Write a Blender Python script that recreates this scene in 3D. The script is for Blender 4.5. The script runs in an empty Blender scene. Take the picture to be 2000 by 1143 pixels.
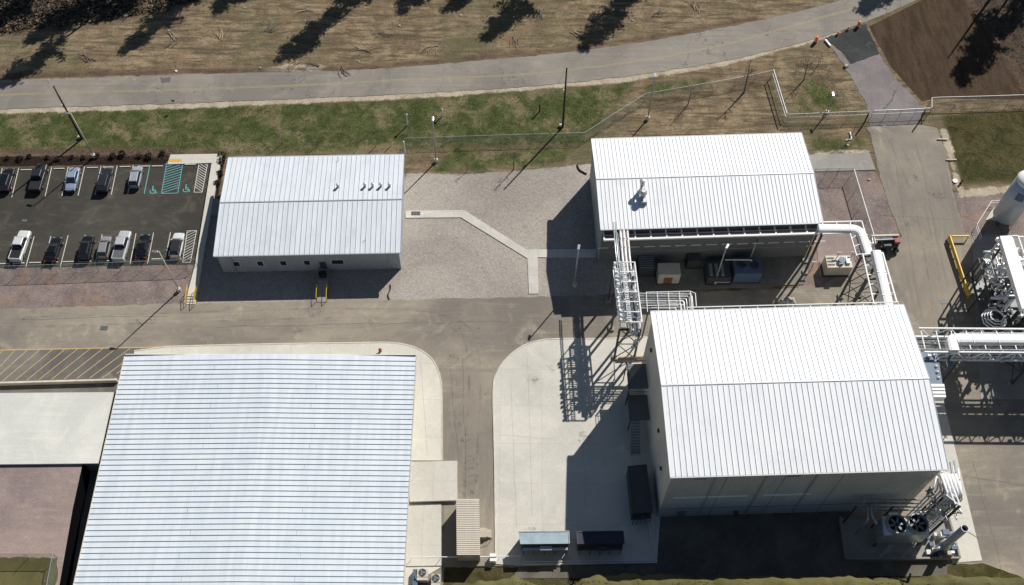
import bpy, math, random
import numpy as np
from mathutils import Vector, Matrix
random.seed(7); np.random.seed(7)
SC = bpy.context.scene; COL = SC.collection
R = math.radians
# ------------------------------------------------------------------ camera (36 mm lens, drone 137 m up)
H = 137.0; F = 2000.0; TH = R(31.6); RO = R(0.4)
fwd = Vector((0, math.sin(TH), -math.cos(TH))); up0 = Vector((0, math.cos(TH), math.sin(TH))); ri0 = Vector((1, 0, 0))
RI = ri0*math.cos(RO) + up0*math.sin(RO); UP = -ri0*math.sin(RO) + up0*math.cos(RO)
cam = bpy.data.objects.new('camera', bpy.data.cameras.new('camera')); COL.objects.link(cam)
cam.matrix_world = Matrix(((RI.x, UP.x, -fwd.x, 0), (RI.y, UP.y, -fwd.y, 0), (RI.z, UP.z, -fwd.z, H), (0, 0, 0, 1)))
cam.data.sensor_width = 36; cam.data.lens = 36; cam.data.clip_end = 8000; cam.data.clip_start = 1
SC.camera = cam
def P(px, py, z=0.0):
    "world point at height z on the survey photo's sight line"
    d = fwd + RI*((px-1000)/F) - UP*((py-571.5)/F)
    return Vector((0, 0, H)) + d*((z-H)/d.z)
def PP(pts, z=0.0): return [P(x, y, z) for x, y in pts]
SUN_EL = R(40.2); SUN_AZ = R(53.7)
SH = Vector((-math.cos(SUN_AZ), -math.sin(SUN_AZ), 0))/math.tan(SUN_EL)   # shadow offset per metre of height
# ------------------------------------------------------------------ materials
def nodes(name):
    m = bpy.data.materials.new(name); m.use_nodes = True
    nt = m.node_tree; b = nt.nodes['Principled BSDF']
    return m, nt, b
def N(nt, t, **k):
    n = nt.nodes.new(t)
    for a, v in k.items():
        if a in n.inputs.keys(): n.inputs[a].default_value = v
        else: setattr(n, a, v)
    return n
def L(nt, a, b): nt.links.new(a, b)
def c4(c): return (c[0], c[1], c[2], 1)
def mixc(nt, fac, a, b, mode='MIX'):
    n = nt.nodes.new('ShaderNodeMix'); n.data_type = 'RGBA'; n.blend_type = mode
    for i, v in ((0, fac), (6, a), (7, b)):
        if isinstance(v, (int, float)): n.inputs[i].default_value = v
        elif isinstance(v, tuple): n.inputs[i].default_value = c4(v)
        else: L(nt, v, n.inputs[i])
    return n.outputs[2]
def ramp(nt, v, a, b):
    n = N(nt, 'ShaderNodeMapRange', interpolation_type='SMOOTHSTEP'); n.inputs[1].default_value = a; n.inputs[2].default_value = b
    L(nt, v, n.inputs[0]); return n.outputs[0]
def math_(nt, op, a, b=None):
    n = N(nt, 'ShaderNodeMath', operation=op)
    for i, v in ((0, a), (1, b)):
        if v is None: continue
        if isinstance(v, (int, float)): n.inputs[i].default_value = v
        else: L(nt, v, n.inputs[i])
    return n.outputs[0]
def coords(nt, scale=(1, 1, 1), rot=0.0):
    t = N(nt, 'ShaderNodeTexCoord'); m = N(nt, 'ShaderNodeMapping'); m.inputs['Scale'].default_value = scale; m.inputs['Rotation'].default_value = (0, 0, rot)
    L(nt, t.outputs['Object'], m.inputs[0]); return m.outputs[0]
def noise(nt, vec, scale, detail=4, rough=.6, dist=0.0):
    n = N(nt, 'ShaderNodeTexNoise'); n.inputs['Scale'].default_value = scale; n.inputs['Detail'].default_value = detail
    n.inputs['Roughness'].default_value = rough; n.inputs['Distortion'].default_value = dist
    L(nt, vec, n.inputs['Vector']); return n.outputs['Fac']
def bump(nt, b, h, s=.3, d=.05):
    n = N(nt, 'ShaderNodeBump'); n.inputs['Strength'].default_value = s; n.inputs['Distance'].default_value = d
    L(nt, h, n.inputs['Height']); L(nt, n.outputs[0], b.inputs['Normal'])
MC = {}
def mat(name, col, rough=.6, metal=0.0, var=.12, sc=1.5, grain=0.0, spec=.4, coat=0.0):
    "plain painted / metal surface with blotchy wear"
    if name in MC: return MC[name]
    m, nt, b = nodes(name); v = coords(nt)
    f = ramp(nt, noise(nt, v, sc, 5, .65), .3, .7)
    dk = tuple(x*(1-var) for x in col); lt = tuple(min(1, x*(1+var*.5)) for x in col)
    c = mixc(nt, f, dk, lt)
    if grain:
        c = mixc(nt, grain, c, mixc(nt, noise(nt, v, sc*14, 2, .8), (0.2,)*3, (1, 1, 1)), 'MULTIPLY')
    L(nt, c, b.inputs['Base Color']); b.inputs['Roughness'].default_value = rough; b.inputs['Metallic'].default_value = metal
    b.inputs['Specular IOR Level'].default_value = spec; b.inputs['Coat Weight'].default_value = coat
    MC[name] = m; return m
def surf(name, base, dark, light, stain=.5, big=.06, grain=6.0, gs=.5, streak=None, rot=0.0, joints=0.0, extra=None, rough=.9, crack=0.0, gain=1.0):
    "paved or loose ground surface"
    k = gain; base, dark, light = [tuple(x*k for x in q) for q in (base, dark, light)]; extra = (tuple(x*k for x in extra[0]), extra[1]) if extra else None
    m, nt, b = nodes(name); v = coords(nt)
    c = mixc(nt, ramp(nt, noise(nt, v, big, 6, .62, .6), .36, .66), dark, base)
    c = mixc(nt, math_(nt, 'MULTIPLY', ramp(nt, noise(nt, v, big*3.7, 5, .7, 1.2), .5, .78), stain), c, light)
    if streak:
        vs = coords(nt, streak, rot)
        c = mixc(nt, math_(nt, 'MULTIPLY', ramp(nt, noise(nt, vs, 1.0, 4, .7), .4, .75), .55), c, dark)
        c = mixc(nt, math_(nt, 'MULTIPLY', ramp(nt, noise(nt, vs, 2.3, 3, .7), .5, .8), .35), c, light)
    if extra: c = mixc(nt, math_(nt, 'MULTIPLY', ramp(nt, noise(nt, v, .16, 5, .7, .8), .55, .72), extra[1]), c, extra[0])
    g = noise(nt, v, grain, 3, .85)
    c = mixc(nt, gs, c, mixc(nt, ramp(nt, g, .25, .75), (.45, .45, .45), (1.0, 1.0, 1.0)), 'MULTIPLY')
    if joints:
        br = N(nt, 'ShaderNodeTexBrick', offset=0.0); L(nt, v, br.inputs['Vector'])
        br.inputs['Color1'].default_value = (1, 1, 1, 1); br.inputs['Color2'].default_value = (.93, .93, .93, 1); br.inputs['Mortar'].default_value = (.62, .6, .58, 1)
        br.inputs['Scale'].default_value = 1; br.inputs['Mortar Size'].default_value = .035; br.inputs['Mortar Smooth'].default_value = .6
        br.inputs['Brick Width'].default_value = joints; br.inputs['Row Height'].default_value = joints
        c = mixc(nt, .55, c, br.outputs['Color'], 'MULTIPLY')
    if crack:
        vo = N(nt, 'ShaderNodeTexVoronoi', feature='DISTANCE_TO_EDGE'); vv = coords(nt, (1, 1, 1)); 
        wn = N(nt, 'ShaderNodeTexNoise'); wn.inputs['Scale'].default_value = .5; L(nt, vv, wn.inputs['Vector'])
        ad = N(nt, 'ShaderNodeVectorMath', operation='MULTIPLY_ADD'); L(nt, wn.outputs['Color'], ad.inputs[0]); ad.inputs[1].default_value = (3, 3, 3); L(nt, vv, ad.inputs[2])
        L(nt, ad.outputs[0], vo.inputs['Vector']); vo.inputs['Scale'].default_value = .09
        k = math_(nt, 'LESS_THAN', vo.outputs['Distance'], .0035)
        c = mixc(nt, math_(nt, 'MULTIPLY', k, crack), c, tuple(x*.45 for x in dark))
    L(nt, c, b.inputs['Base Color']); b.inputs['Roughness'].default_value = rough; b.inputs['Specular IOR Level'].default_value = .2
    bump(nt, b, g, .5, .03); return m
# ground surfaces
M_ROAD = surf('public_road_asphalt', (.255, .228, .192), (.175, .16, .14), (.34, .298, .24), .6, .06, 5, .4, (.03, 1.1, 1), R(-4), crack=.6, gain=1.35)
M_YARD = surf('weathered_yard_asphalt', (.268, .232, .182), (.155, .137, .116), (.375, .325, .243), .8, .045, 5, .4, (.05, .5, 1), R(-2), extra=((.14, .133, .13), .45), crack=.15, gain=1.48)
M_LANE = surf('lane_asphalt', (.258, .226, .178), (.175, .155, .13), (.355, .31, .235), .5, .05, 5, .4, (.5, .05, 1), R(-2), crack=.15, gain=1.45)
M_LOT = surf('sealed_lot_asphalt', (.083, .076, .064), (.054, .05, .044), (.17, .15, .12), .75, .05, 6, .35, (.07, .35, 1), R(6))
M_BAY = surf('loading_bay_asphalt', (.22, .205, .175), (.12, .115, .105), (.32, .29, .235), .6, .07, 6, .4, gain=1.15)
M_CONC = surf('pale_concrete', (.655, .625, .545), (.55, .525, .46), (.74, .71, .62), .6, .07, 4, .25, joints=6.0, extra=((.54, .47, .38), .25), gain=1.12)
M_CONC2 = surf('grey_concrete', (.42, .395, .35), (.32, .30, .275), (.52, .49, .43), .5, .12, 4, .25, joints=4.0)
M_WALK = surf('walkway_concrete', (.70, .66, .59), (.6, .57, .51), (.76, .72, .64), .5, .2, 4, .2, joints=1.55)
M_APRON = surf('apron_concrete', (.57, .56, .50), (.47, .465, .43), (.66, .63, .54), .6, .09, 4, .25, (.06, .6, 1), 0, gain=1.4)
M_GPINK = surf('reddish_gravel', (.285, .215, .19), (.20, .158, .148), (.37, .31, .27), .5, .1, 9, .75, (.12, .7, 1), R(3), extra=((.33, .24, .17), .4), gain=1.6)
M_GDRIVE = surf('purple_grey_gravel', (.27, .235, .225), (.2, .175, .172), (.36, .32, .3), .5, .14, 8, .75, (.8, .2, 1), R(25), gain=1.25)
M_NEWASP = surf('fresh_asphalt', (.062, .068, .066), (.04, .044, .043), (.14, .14, .13), .6, .14, 6, .4)
M_TERG = surf('terrace_grass', (.165, .145, .06), (.115, .105, .042), (.23, .195, .095), .6, .12, 5, .45)
M_KERB = mat('kerb_concrete', (.72, .66, .55), .9, var=.15, sc=.8, grain=.2)
M_SAND = mat('joint_dark', (.09, .082, .075), .95)
def line_mat(name, col, wear=.4):
    m, nt, b = nodes(name); v = coords(nt)
    c = mixc(nt, math_(nt, 'MULTIPLY', ramp(nt, noise(nt, v, 2.2, 6, .8), .48, .68), wear), col, tuple(x*.35 for x in col))
    L(nt, c, b.inputs['Base Color']); b.inputs['Roughness'].default_value = .8; return m
M_WLINE = line_mat('white_line_paint', (.66, .64, .57)); M_TEAL = line_mat('teal_line_paint', (.14, .46, .47)); M_YLINE = line_mat('orange_line_paint', (.62, .42, .17), .6)
M_RLINE = line_mat('faded_yellow_paint', (.42, .34, .16), .95); M_TACT = line_mat('tactile_orange', (.72, .38, .05), .2)
# terrain
def terrain_mat():
    m, nt, b = nodes('open_ground'); v = coords(nt)
    def at(n): a = N(nt, 'ShaderNodeAttribute', attribute_name=n); return a.outputs['Fac']
    big = noise(nt, v, .05, 6, .65, .6); mid = noise(nt, v, .3, 6, .7, .8); fine = noise(nt, v, 2.2, 5, .8, .5); st = noise(nt, coords(nt, (.12, .9, 1), R(4)), 1.2, 5, .75, .7)
    fin2 = noise(nt, v, 7, 3, .8)
    straw = mixc(nt, ramp(nt, mid, .35, .65), (.26, .19, .118), (.49, .375, .235))
    straw = mixc(nt, ramp(nt, st, .42, .62), straw, (.165, .13, .082))
    straw = mixc(nt, math_(nt, 'MULTIPLY', ramp(nt, big, .48, .6), .6), straw, (.19, .175, .095))
    straw = mixc(nt, math_(nt, 'MULTIPLY', ramp(nt, noise(nt, v, .11, 5, .7, 1), .55, .68), .7), straw, (.36, .235, .145))
    def edge(a, amt=.55, w=.12):
        e = math_(nt, 'ADD', at(a), math_(nt, 'MULTIPLY', math_(nt, 'SUBTRACT', mid, .5), amt*2)); e = math_(nt, 'ADD', e, math_(nt, 'MULTIPLY', math_(nt, 'SUBTRACT', fine, .5), amt))
        return ramp(nt, e, .5-w, .5+w)
    grass = mixc(nt, ramp(nt, noise(nt, v, .45, 6, .7, .4), .38, .62), (.072, .094, .03), (.14, .155, .058))
    grass = mixc(nt, math_(nt, 'MULTIPLY', ramp(nt, noise(nt, v, .2, 6, .72, .2), .48, .64), .85), grass, (.33, .265, .155))
    grass = mixc(nt, math_(nt, 'MULTIPLY', ramp(nt, fine, .55, .7), .35), grass, (.20, .185, .09))
    c = mixc(nt, edge('green', .7, .2), straw, grass)
    brown = mixc(nt, ramp(nt, mid, .3, .7), (.075, .062, .03), (.14, .105, .06))
    c = mixc(nt, edge('olive', .5, .25), c, mixc(nt, ramp(nt, mid, .35, .65), (.065, .066, .024), (.145, .12, .052)))
    grv = mixc(nt, ramp(nt, big, .35, .65), (.46, .41, .36), (.63, .565, .49)); grv = mixc(nt, math_(nt, 'MULTIPLY', ramp(nt, noise(nt, v, .9, 5, .8, 2.5), .5, .62), .45), grv, (.62, .57, .5))
    grv = mixc(nt, math_(nt, 'MULTIPLY', ramp(nt, noise(nt, v, .7, 5, .8, 3), .52, .66), .5), grv, (.31, .275, .25))
    c = mixc(nt, edge('grey', .35, .1), c, grv)
    pk = mixc(nt, ramp(nt, mid, .3, .7), (.26, .21, .20), (.43, .34, .30)); pk = mixc(nt, math_(nt, 'MULTIPLY', ramp(nt, noise(nt, v, .15, 4, .7, 1), .5, .65), .6), pk, (.48, .31, .20))
    c = mixc(nt, edge('pink', .25, .1), c, pk)
    so = mixc(nt, ramp(nt, noise(nt, coords(nt, (1, .18, 1), R(38)), .8, 5, .7), .3, .7), (.075, .05, .033), (.135, .09, .058))
    so = mixc(nt, math_(nt, 'MULTIPLY', ramp(nt, mid, .55, .7), .5), so, (.14, .10, .06))
    c = mixc(nt, edge('soil', .12, .06), c, so)
    c = mixc(nt, edge('mulch', .3, .1), c, mixc(nt, ramp(nt, fine, .3, .7), (.022, .014, .011), (.06, .04, .032)))
    c = mixc(nt, edge('sand', .45, .14), c, mixc(nt, ramp(nt, mid, .3, .7), (.52, .43, .31), (.74, .64, .49)))
    c = mixc(nt, edge('litter', .5, .15), c, mixc(nt, ramp(nt, fine, .3, .7), (.10, .065, .048), (.22, .155, .105)))
    c = mixc(nt, edge('brush', .7, .18), c, mixc(nt, ramp(nt, noise(nt, v, 1.1, 6, .8, 1.5), .35, .65), (.035, .026, .02), (.17, .125, .09)))
    c = mixc(nt, .62, c, mixc(nt, ramp(nt, fin2, .28, .72), (.32, .32, .32), (1, 1, 1)), 'MULTIPLY')
    c = mixc(nt, .35, c, mixc(nt, ramp(nt, fine, .3, .7), (.4, .4, .4), (1, 1, 1)), 'MULTIPLY')
    L(nt, c, b.inputs['Base Color']); b.inputs['Roughness'].default_value = 1; b.inputs['Specular IOR Level'].default_value = .1
    bump(nt, b, math_(nt, 'ADD', math_(nt, 'MULTIPLY', fine, 1.0), math_(nt, 'MULTIPLY', fin2, .5)), .8, .12); return m
# building and plant materials
def roof_mat(name, a, bcol, rot=0.0):
    m, nt, b = nodes(name); v = coords(nt)
    c = mixc(nt, ramp(nt, noise(nt, coords(nt, (1.3, .12, 1), rot), 1.0, 4, .6), .3, .7), a, bcol)
    c = mixc(nt, math_(nt, 'MULTIPLY', ramp(nt, noise(nt, v, .25, 6, .75), .5, .72), .5), c, tuple(x*.84 for x in a)); c = mixc(nt, math_(nt, 'MULTIPLY', ramp(nt, noise(nt, coords(nt, (2.2, .1, 1), rot), 1.4, 5, .8), .55, .75), .35), c, (a[0]*.8, a[1]*.79, a[2]*.76))
    L(nt, c, b.inputs['Base Color']); b.inputs['Roughness'].default_value = .45; b.inputs['Specular IOR Level'].default_value = .3; return m
M_RF1 = roof_mat('small_roof_sheet', (.66, .70, .74), (.76, .79, .82)); M_RF2 = roof_mat('white_roof_sheet', (.86, .88, .90), (.93, .93, .92))
M_RF3 = roof_mat('ribbed_blue_roof_sheet', (.69, .745, .78), (.79, .83, .855), R(90)); M_RF4 = roof_mat('tan_roof_sheet', (.66, .59, .49), (.73, .66, .56), R(90))
M_SEAM1 = mat('grey_seam', (.40, .44, .48), .5); M_SEAM2 = mat('dark_seam', (.60, .62, .64), .5); M_SEAM3 = mat('blue_seam', (.31, .375, .44), .5); M_SEAM4 = mat('tan_seam', (.48, .41, .32), .5)
def wall_mat(name, a):
    m, nt, b = nodes(name); t = N(nt, 'ShaderNodeTexCoord'); w = N(nt, 'ShaderNodeTexWave', wave_type='BANDS', bands_direction='X'); w.inputs['Scale'].default_value = 1.0
    L(nt, t.outputs['Object'], w.inputs['Vector'])
    c = mixc(nt, ramp(nt, noise(nt, coords(nt, (1, 1, .3)), .5, 5, .7), .3, .7), tuple(x*.85 for x in a), a); c = mixc(nt, .25, c, mixc(nt, w.outputs['Fac'], (.6, .6, .6), (1, 1, 1)), 'MULTIPLY')
    L(nt, c, b.inputs['Base Color']); b.inputs['Roughness'].default_value = .6; bump(nt, b, w.outputs['Fac'], .4, .05); return m
M_WALL = wall_mat('grey_panel_wall', (.40, .43, .45)); M_WALL2 = wall_mat('warm_panel_wall', (.58, .57, .53)); M_WALLT = wall_mat('tan_panel_wall', (.55, .5, .42))
M_WHT = mat('white_steel', (.86, .86, .85), .5, var=.08); M_GALV = mat('galvanised_steel', (.45, .47, .48), .5, .4); M_DARK = mat('dark_steel', (.075, .08, .085), .6, .2); M_GREY = mat('grey_steel', (.26, .28, .30), .55, .2)
M_BLK = mat('black_rubber', (.018, .018, .02), .85); M_GLASS = mat('dark_glass', (.02, .025, .03), .08, spec=.6, var=.05); M_CHROME = mat('lamp_chrome', (.7, .7, .7), .25, .8)
M_RED = mat('red_paint', (.34, .06, .045), .6); M_ORG = mat('orange_plastic', (.75, .11, .03), .5); M_YEL = mat('yellow_paint', (.82, .52, .04), .5, var=.18, sc=3); M_BLUE = mat('blue_grey_paint', (.10, .15, .23), .5); M_NAVY = mat('shaded_navy_paint', (.028, .034, .055), .6); M_CREAM = mat('cream_paint', (.62, .58, .47), .6, grain=.15)
M_WOOD = mat('weathered_wood', (.07, .05, .038), .9, var=.4, sc=4); M_BARK = mat('bark', (.12, .10, .085), 1, var=.4, sc=3); M_PIPE = mat('insulated_pipe', (.8, .8, .78), .4, .1, var=.2, sc=2); M_ALU = mat('aluminium_cladding', (.62, .66, .68), .35, .6, var=.2, sc=2); M_RUST = mat('red_brown_pipe', (.24, .09, .07), .6)
M_SILO = mat('silver_vessel', (.50, .54, .60), .4, .3, var=.1, sc=.6); M_TAIL = mat('tail_lamp', (.4, .01, .01), .3); M_BOX = mat('brown_board', (.22, .12, .07), .8); M_LBLUE = mat('blue_canopy_paint', (.36, .46, .50), .5, var=.15, sc=.7); M_TARP = mat('grey_tarp', (.42, .42, .37), .9, var=.4, sc=1.5); M_STONE = mat('pale_stone', (.5, .46, .4), .95, var=.3)
def link_mat():
    m, nt, b = nodes('chain_link_mesh'); out = nt.nodes['Material Output']; tr = N(nt, 'ShaderNodeBsdfTransparent'); mx = N(nt, 'ShaderNodeMixShader')
    mx.inputs[0].default_value = .26; b.inputs['Base Color'].default_value = (.27, .35, .31, 1); b.inputs['Roughness'].default_value = .6
    L(nt, tr.outputs[0], mx.inputs[1]); L(nt, b.outputs[0], mx.inputs[2]); L(nt, mx.outputs[0], out.inputs[0]); return m
M_LINK = link_mat()
def grate_mat():
    m, nt, b = nodes('open_steel_grating'); out = nt.nodes['Material Output']; tr = N(nt, 'ShaderNodeBsdfTransparent'); mx = N(nt, 'ShaderNodeMixShader')
    mx.inputs[0].default_value = .84; b.inputs['Base Color'].default_value = (.16, .165, .165, 1); b.inputs['Metallic'].default_value = .3  # opacity raised so the decks throw denser shade
    L(nt, tr.outputs[0], mx.inputs[1]); L(nt, b.outputs[0], mx.inputs[2]); L(nt, mx.outputs[0], out.inputs[0]); return m
M_GRATE = grate_mat()
def leaf_mat(name, a, b_):
    m, nt, b = nodes(name); v = coords(nt); c = mixc(nt, noise(nt, v, 1.2, 4), a, b_); L(nt, c, b.inputs['Base Color']); b.inputs['Roughness'].default_value = .9; return m
M_PINE = leaf_mat('pine_needles', (.025, .045, .015), (.06, .085, .03)); M_SHRUB = leaf_mat('dry_shrub_leaf', (.03, .028, .02), (.075, .055, .035)); M_TWIG = mat('grey_twig', (.21, .18, .155), 1, var=.3)
# ------------------------------------------------------------------ mesh builder
class MB:
    def __init__(s): s.v = []; s.f = []; s.m = []
    def add(s, vs, fs, mi=0):
        o = len(s.v); s.v += [tuple(v) for v in vs]; s.f += [tuple(o+i for i in f) for f in fs]; s.m += [mi]*len(fs); return s
    def box(s, c, sz, rz=0.0, mi=0):
        "box standing on c (base centre)"
        cs, sn = math.cos(rz), math.sin(rz); hx, hy = sz[0]/2, sz[1]/2; vs = []
        for z in (0, sz[2]):
            for x, y in ((-hx, -hy), (hx, -hy), (hx, hy), (-hx, hy)): vs.append((c[0]+x*cs-y*sn, c[1]+x*sn+y*cs, c[2]+z))
        return s.add(vs, [(3, 2, 1, 0), (4, 5, 6, 7), (0, 1, 5, 4), (1, 2, 6, 5), (2, 3, 7, 6), (3, 0, 4, 7)], mi)
    def beam(s, p, q, w, h=None, mi=0):
        p, q = Vector(p), Vector(q); h = h or w; d = (q-p)
        if d.length < 1e-5: return s
        d.normalize(); a = d.cross(Vector((0, 0, 1))); a = Vector((1, 0, 0)) if a.length < 1e-3 else a.normalized(); b = a.cross(d)
        vs = [o+a*(x*w/2)+b*(y*h/2) for o in (p, q) for x, y in ((-1, -1), (1, -1), (1, 1), (-1, 1))]
        return s.add(vs, [(0, 1, 2, 3), (7, 6, 5, 4), (4, 5, 1, 0), (5, 6, 2, 1), (6, 7, 3, 2), (7, 4, 0, 3)], mi)
    def tube(s, pts, r, n=8, mi=0, bend=0.0):
        pts = [Vector(p) for p in pts]
        if bend and len(pts) > 2:
            q = [pts[0]]
            for i in range(1, len(pts)-1):
                a, b, c = pts[i-1], pts[i], pts[i+1]; k = min(bend, (a-b).length*.45, (c-b).length*.45); p1 = b+(a-b).normalized()*k; p2 = b+(c-b).normalized()*k
                for j in range(5): t = j/4; q.append(p1*(1-t)**2+b*2*t*(1-t)+p2*t*t)
            pts = q+[pts[-1]]
        rs = r if isinstance(r, (list, tuple)) else [r]*len(pts); vs = []
        ref = None
        for i, p in enumerate(pts):
            d = (pts[min(i+1, len(pts)-1)]-pts[max(i-1, 0)]).normalized()
            if ref is None: ref = d.cross(Vector((0, 0, 1))); ref = Vector((1, 0, 0)) if ref.length < 1e-2 else ref
            a = (ref-d*ref.dot(d)).normalized(); ref = a; b = d.cross(a)
            vs += [p+(a*math.cos(2*math.pi*k/n)+b*math.sin(2*math.pi*k/n))*rs[i] for k in range(n)]
        fs = [(i*n+k, i*n+(k+1) % n, (i+1)*n+(k+1) % n, (i+1)*n+k) for i in range(len(pts)-1) for k in range(n)]
        fs += [tuple(range(n))[::-1], tuple((len(pts)-1)*n+k for k in range(n))]
        return s.add(vs, fs, mi)
    def lathe(s, c, prof, n=24, mi=0):
        vs = [(c[0]+r*math.cos(2*math.pi*k/n), c[1]+r*math.sin(2*math.pi*k/n), c[2]+z) for r, z in prof for k in range(n)]
        fs = [(i*n+k, i*n+(k+1) % n, (i+1)*n+(k+1) % n, (i+1)*n+k) for i in range(len(prof)-1) for k in range(n)]
        fs += [tuple(range(n))[::-1], tuple((len(prof)-1)*n+k for k in range(n))]
        return s.add(vs, fs, mi)
    def prism(s, poly, z0, z1, mi=0, ms=None):
        n = len(poly); vs = [(p[0], p[1], z0) for p in poly]+[(p[0], p[1], z1) for p in poly]
        a = sum(poly[i][0]*poly[(i+1) % n][1]-poly[(i+1) % n][0]*poly[i][1] for i in range(n))
        top = tuple(range(n, 2*n)); bot = tuple(range(n))[::-1]; sd = [(i, (i+1) % n, n+(i+1) % n, n+i) for i in range(n)]
        if a < 0: top, bot, sd = top[::-1], bot[::-1], [f[::-1] for f in sd]
        s.add(vs, [top, bot], mi); o = len(s.v)-2*n
        s.f += [tuple(o+i for i in f) for f in sd]; s.m += [mi if ms is None else ms]*n; return s
    def sheet(s, poly, z, mi=0):
        n = len(poly); a = sum(poly[i][0]*poly[(i+1) % n][1]-poly[(i+1) % n][0]*poly[i][1] for i in range(n)); f = tuple(range(n))
        return s.add([(p[0], p[1], z) for p in poly], [f if a > 0 else f[::-1]], mi)
    def build(s, name, mats, parent=None, smooth=False, origin=None, bevel=0):
        if parent is not None: o = Vector(parent.get('_o', (0, 0, 0)))
        elif origin is not None: o = Vector(origin)
        else:
            A = np.array(s.v); o = Vector(((A[:, 0].min()+A[:, 0].max())/2, (A[:, 1].min()+A[:, 1].max())/2, A[:, 2].min()))
        me = bpy.data.meshes.new(name); me.from_pydata([(v[0]-o.x, v[1]-o.y, v[2]-o.z) for v in s.v], [], s.f); me.update()
        for m in (mats if isinstance(mats, (list, tuple)) else [mats]): me.materials.append(m)
        me.polygons.foreach_set('material_index', s.m)
        if smooth: me.polygons.foreach_set('use_smooth', [True]*len(me.polygons))
        ob = bpy.data.objects.new(name, me); COL.objects.link(ob)
        if parent is not None: ob.parent = parent
        else: ob.location = o
        ob['_o'] = tuple(o)
        if bevel:
            b = ob.modifiers.new('bevel', 'BEVEL'); b.width = bevel; b.segments = 2; b.limit_method = 'ANGLE'
        return ob
def thing(name, label, cat, loc=(0, 0, 0), group=None):
    o = bpy.data.objects.new(name, None); COL.objects.link(o); o.location = loc; o['_o'] = tuple(loc); o['label'] = label; o['category'] = cat
    if group: o['group'] = group
    return o
def tag(o, label, cat, group=None):
    o['label'] = label; o['category'] = cat
    if group: o['group'] = group
    return o
def struct(o): o['kind'] = 'structure'; return o
def dup(root, loc, rz=0.0, label=None, sc=None):
    c = root.copy(); COL.objects.link(c); c.location = loc; c.rotation_euler = (0, 0, rz)
    if label: c['label'] = label
    if sc: c.scale = (sc, sc, sc)
    def kids(a, b):
        for ch in list(a.children):
            d = ch.copy(); COL.objects.link(d); d.parent = b; kids(ch, d)
    kids(root, c); return c
def rough_poly(pts, amp=.18, step=.8, seed=0):
    rnd = random.Random(seed); out = []; n = len(pts)
    for i in range(n):
        a, b = Vector(pts[i]), Vector(pts[(i+1) % n]); k = max(1, min(150, int((b-a).length/step))); d = (b-a); nn = Vector((-d.y, d.x, 0)); nn = nn.normalized() if nn.length else nn
        for j in range(k): out.append(a+d*(j/k)+nn*(rnd.uniform(-amp, amp) if j else 0))
    return out
def smooth_path(pts, n=10):
    pts = [Vector(p) for p in pts]; o = []
    for i in range(len(pts)-1):
        a, b, c, d = pts[max(i-1, 0)], pts[i], pts[i+1], pts[min(i+2, len(pts)-1)]
        for j in range(n):
            t = j/n; o.append(.5*((2*b)+(c-a)*t+(2*a-5*b+4*c-d)*t*t+(3*b-a-3*c+d)*t**3))
    return o+[pts[-1]]
def ribbon(pts, w, z, mb, mi=0):
    pts = [Vector(p) for p in pts]; vs = []
    for i, p in enumerate(pts):
        d = pts[min(i+1, len(pts)-1)]-pts[max(i-1, 0)]; nn = Vector((-d.y, d.x, 0)).normalized()
        vs += [(p.x-nn.x*w/2, p.y-nn.y*w/2, z), (p.x+nn.x*w/2, p.y+nn.y*w/2, z)]
    mb.add(vs, [(2*i, 2*i+2, 2*i+3, 2*i+1) for i in range(len(pts)-1)], mi)
# ------------------------------------------------------------------ the ground sheet
def axis(a, b, s, far):
    core = list(np.arange(a, b+.01, s)); o = []; d = s*2; x = a
    while x > -far: x -= d; o.append(x); d *= 1.45
    p = []; d = s*2; x = b
    while x < far: x += d; p.append(x); d *= 1.45
    return np.array(o[::-1]+core+p)
XS = axis(-112, 112, .7, 3500); YS = axis(30, 175, .7, 3500)
GX, GY = np.meshgrid(XS, YS); nx, ny = len(XS), len(YS)
def sdf(poly):
    "signed distance, positive inside"
    x, y = GX.ravel(), GY.ravel(); d = np.full(x.shape, 1e9); ins = np.zeros(x.shape, bool); n = len(poly)
    for i in range(n):
        ax, ay = poly[i][0], poly[i][1]; bx, by = poly[(i+1) % n][0], poly[(i+1) % n][1]
        ex, ey = bx-ax, by-ay; t = np.clip(((x-ax)*ex+(y-ay)*ey)/(ex*ex+ey*ey+1e-9), 0, 1)
        d = np.minimum(d, np.hypot(x-ax-t*ex, y-ay-t*ey))
        c = ((ay > y) != (by > y)) & (x < (bx-ax)*(y-ay)/((by-ay) if by != ay else 1e-9)+ax); ins ^= c
    return np.where(ins, d, -d)
def mask(polys, soft): return np.max([np.clip(.5+sdf(PP(p))/soft/2, 0, 1) for p in polys], axis=0)
road_n = [(-500, 196), (-60, 163), (0, 160), (200, 152), (500, 142), (700, 137), (900, 122), (1100, 103), (1300, 75), (1480, 40), (1600, 12), (1700, -18), (1900, -90)]
road_s = [(-500, 245), (-60, 216), (0, 213), (200, 207), (400, 200), (600, 192), (800, 183), (1000, 171), (1200, 152), (1400, 122), (1550, 87), (1640, 61), (1730, 27), (1800, -3), (1980, -70)]
att = {}
att['green'] = mask([[(-80, 216), (400, 206), (800, 190), (1130, 172), (1240, 160), (1170, 250), (1145, 280), (800, 290), (430, 306), (330, 300), (-80, 300)], [(870, 290), (1120, 290), (1100, 322), (850, 335)], [(1560, 170), (1600, 150), (1640, 210), (1570, 215)], [(1590, 268), (1680, 268), (1690, 300), (1590, 298)], [(1260, 165), (1380, 148), (1380, 165), (1260, 190)]], 2.2)
att['green'] = np.minimum(att['green'], .95)
att['olive'] = mask([[(1840, 225), (2200, 200), (2200, 350), (1880, 358), (1850, 290)], [(560, 1105), (2300, 1095), (2300, 1300), (560, 1300)]], 1.5)
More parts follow.
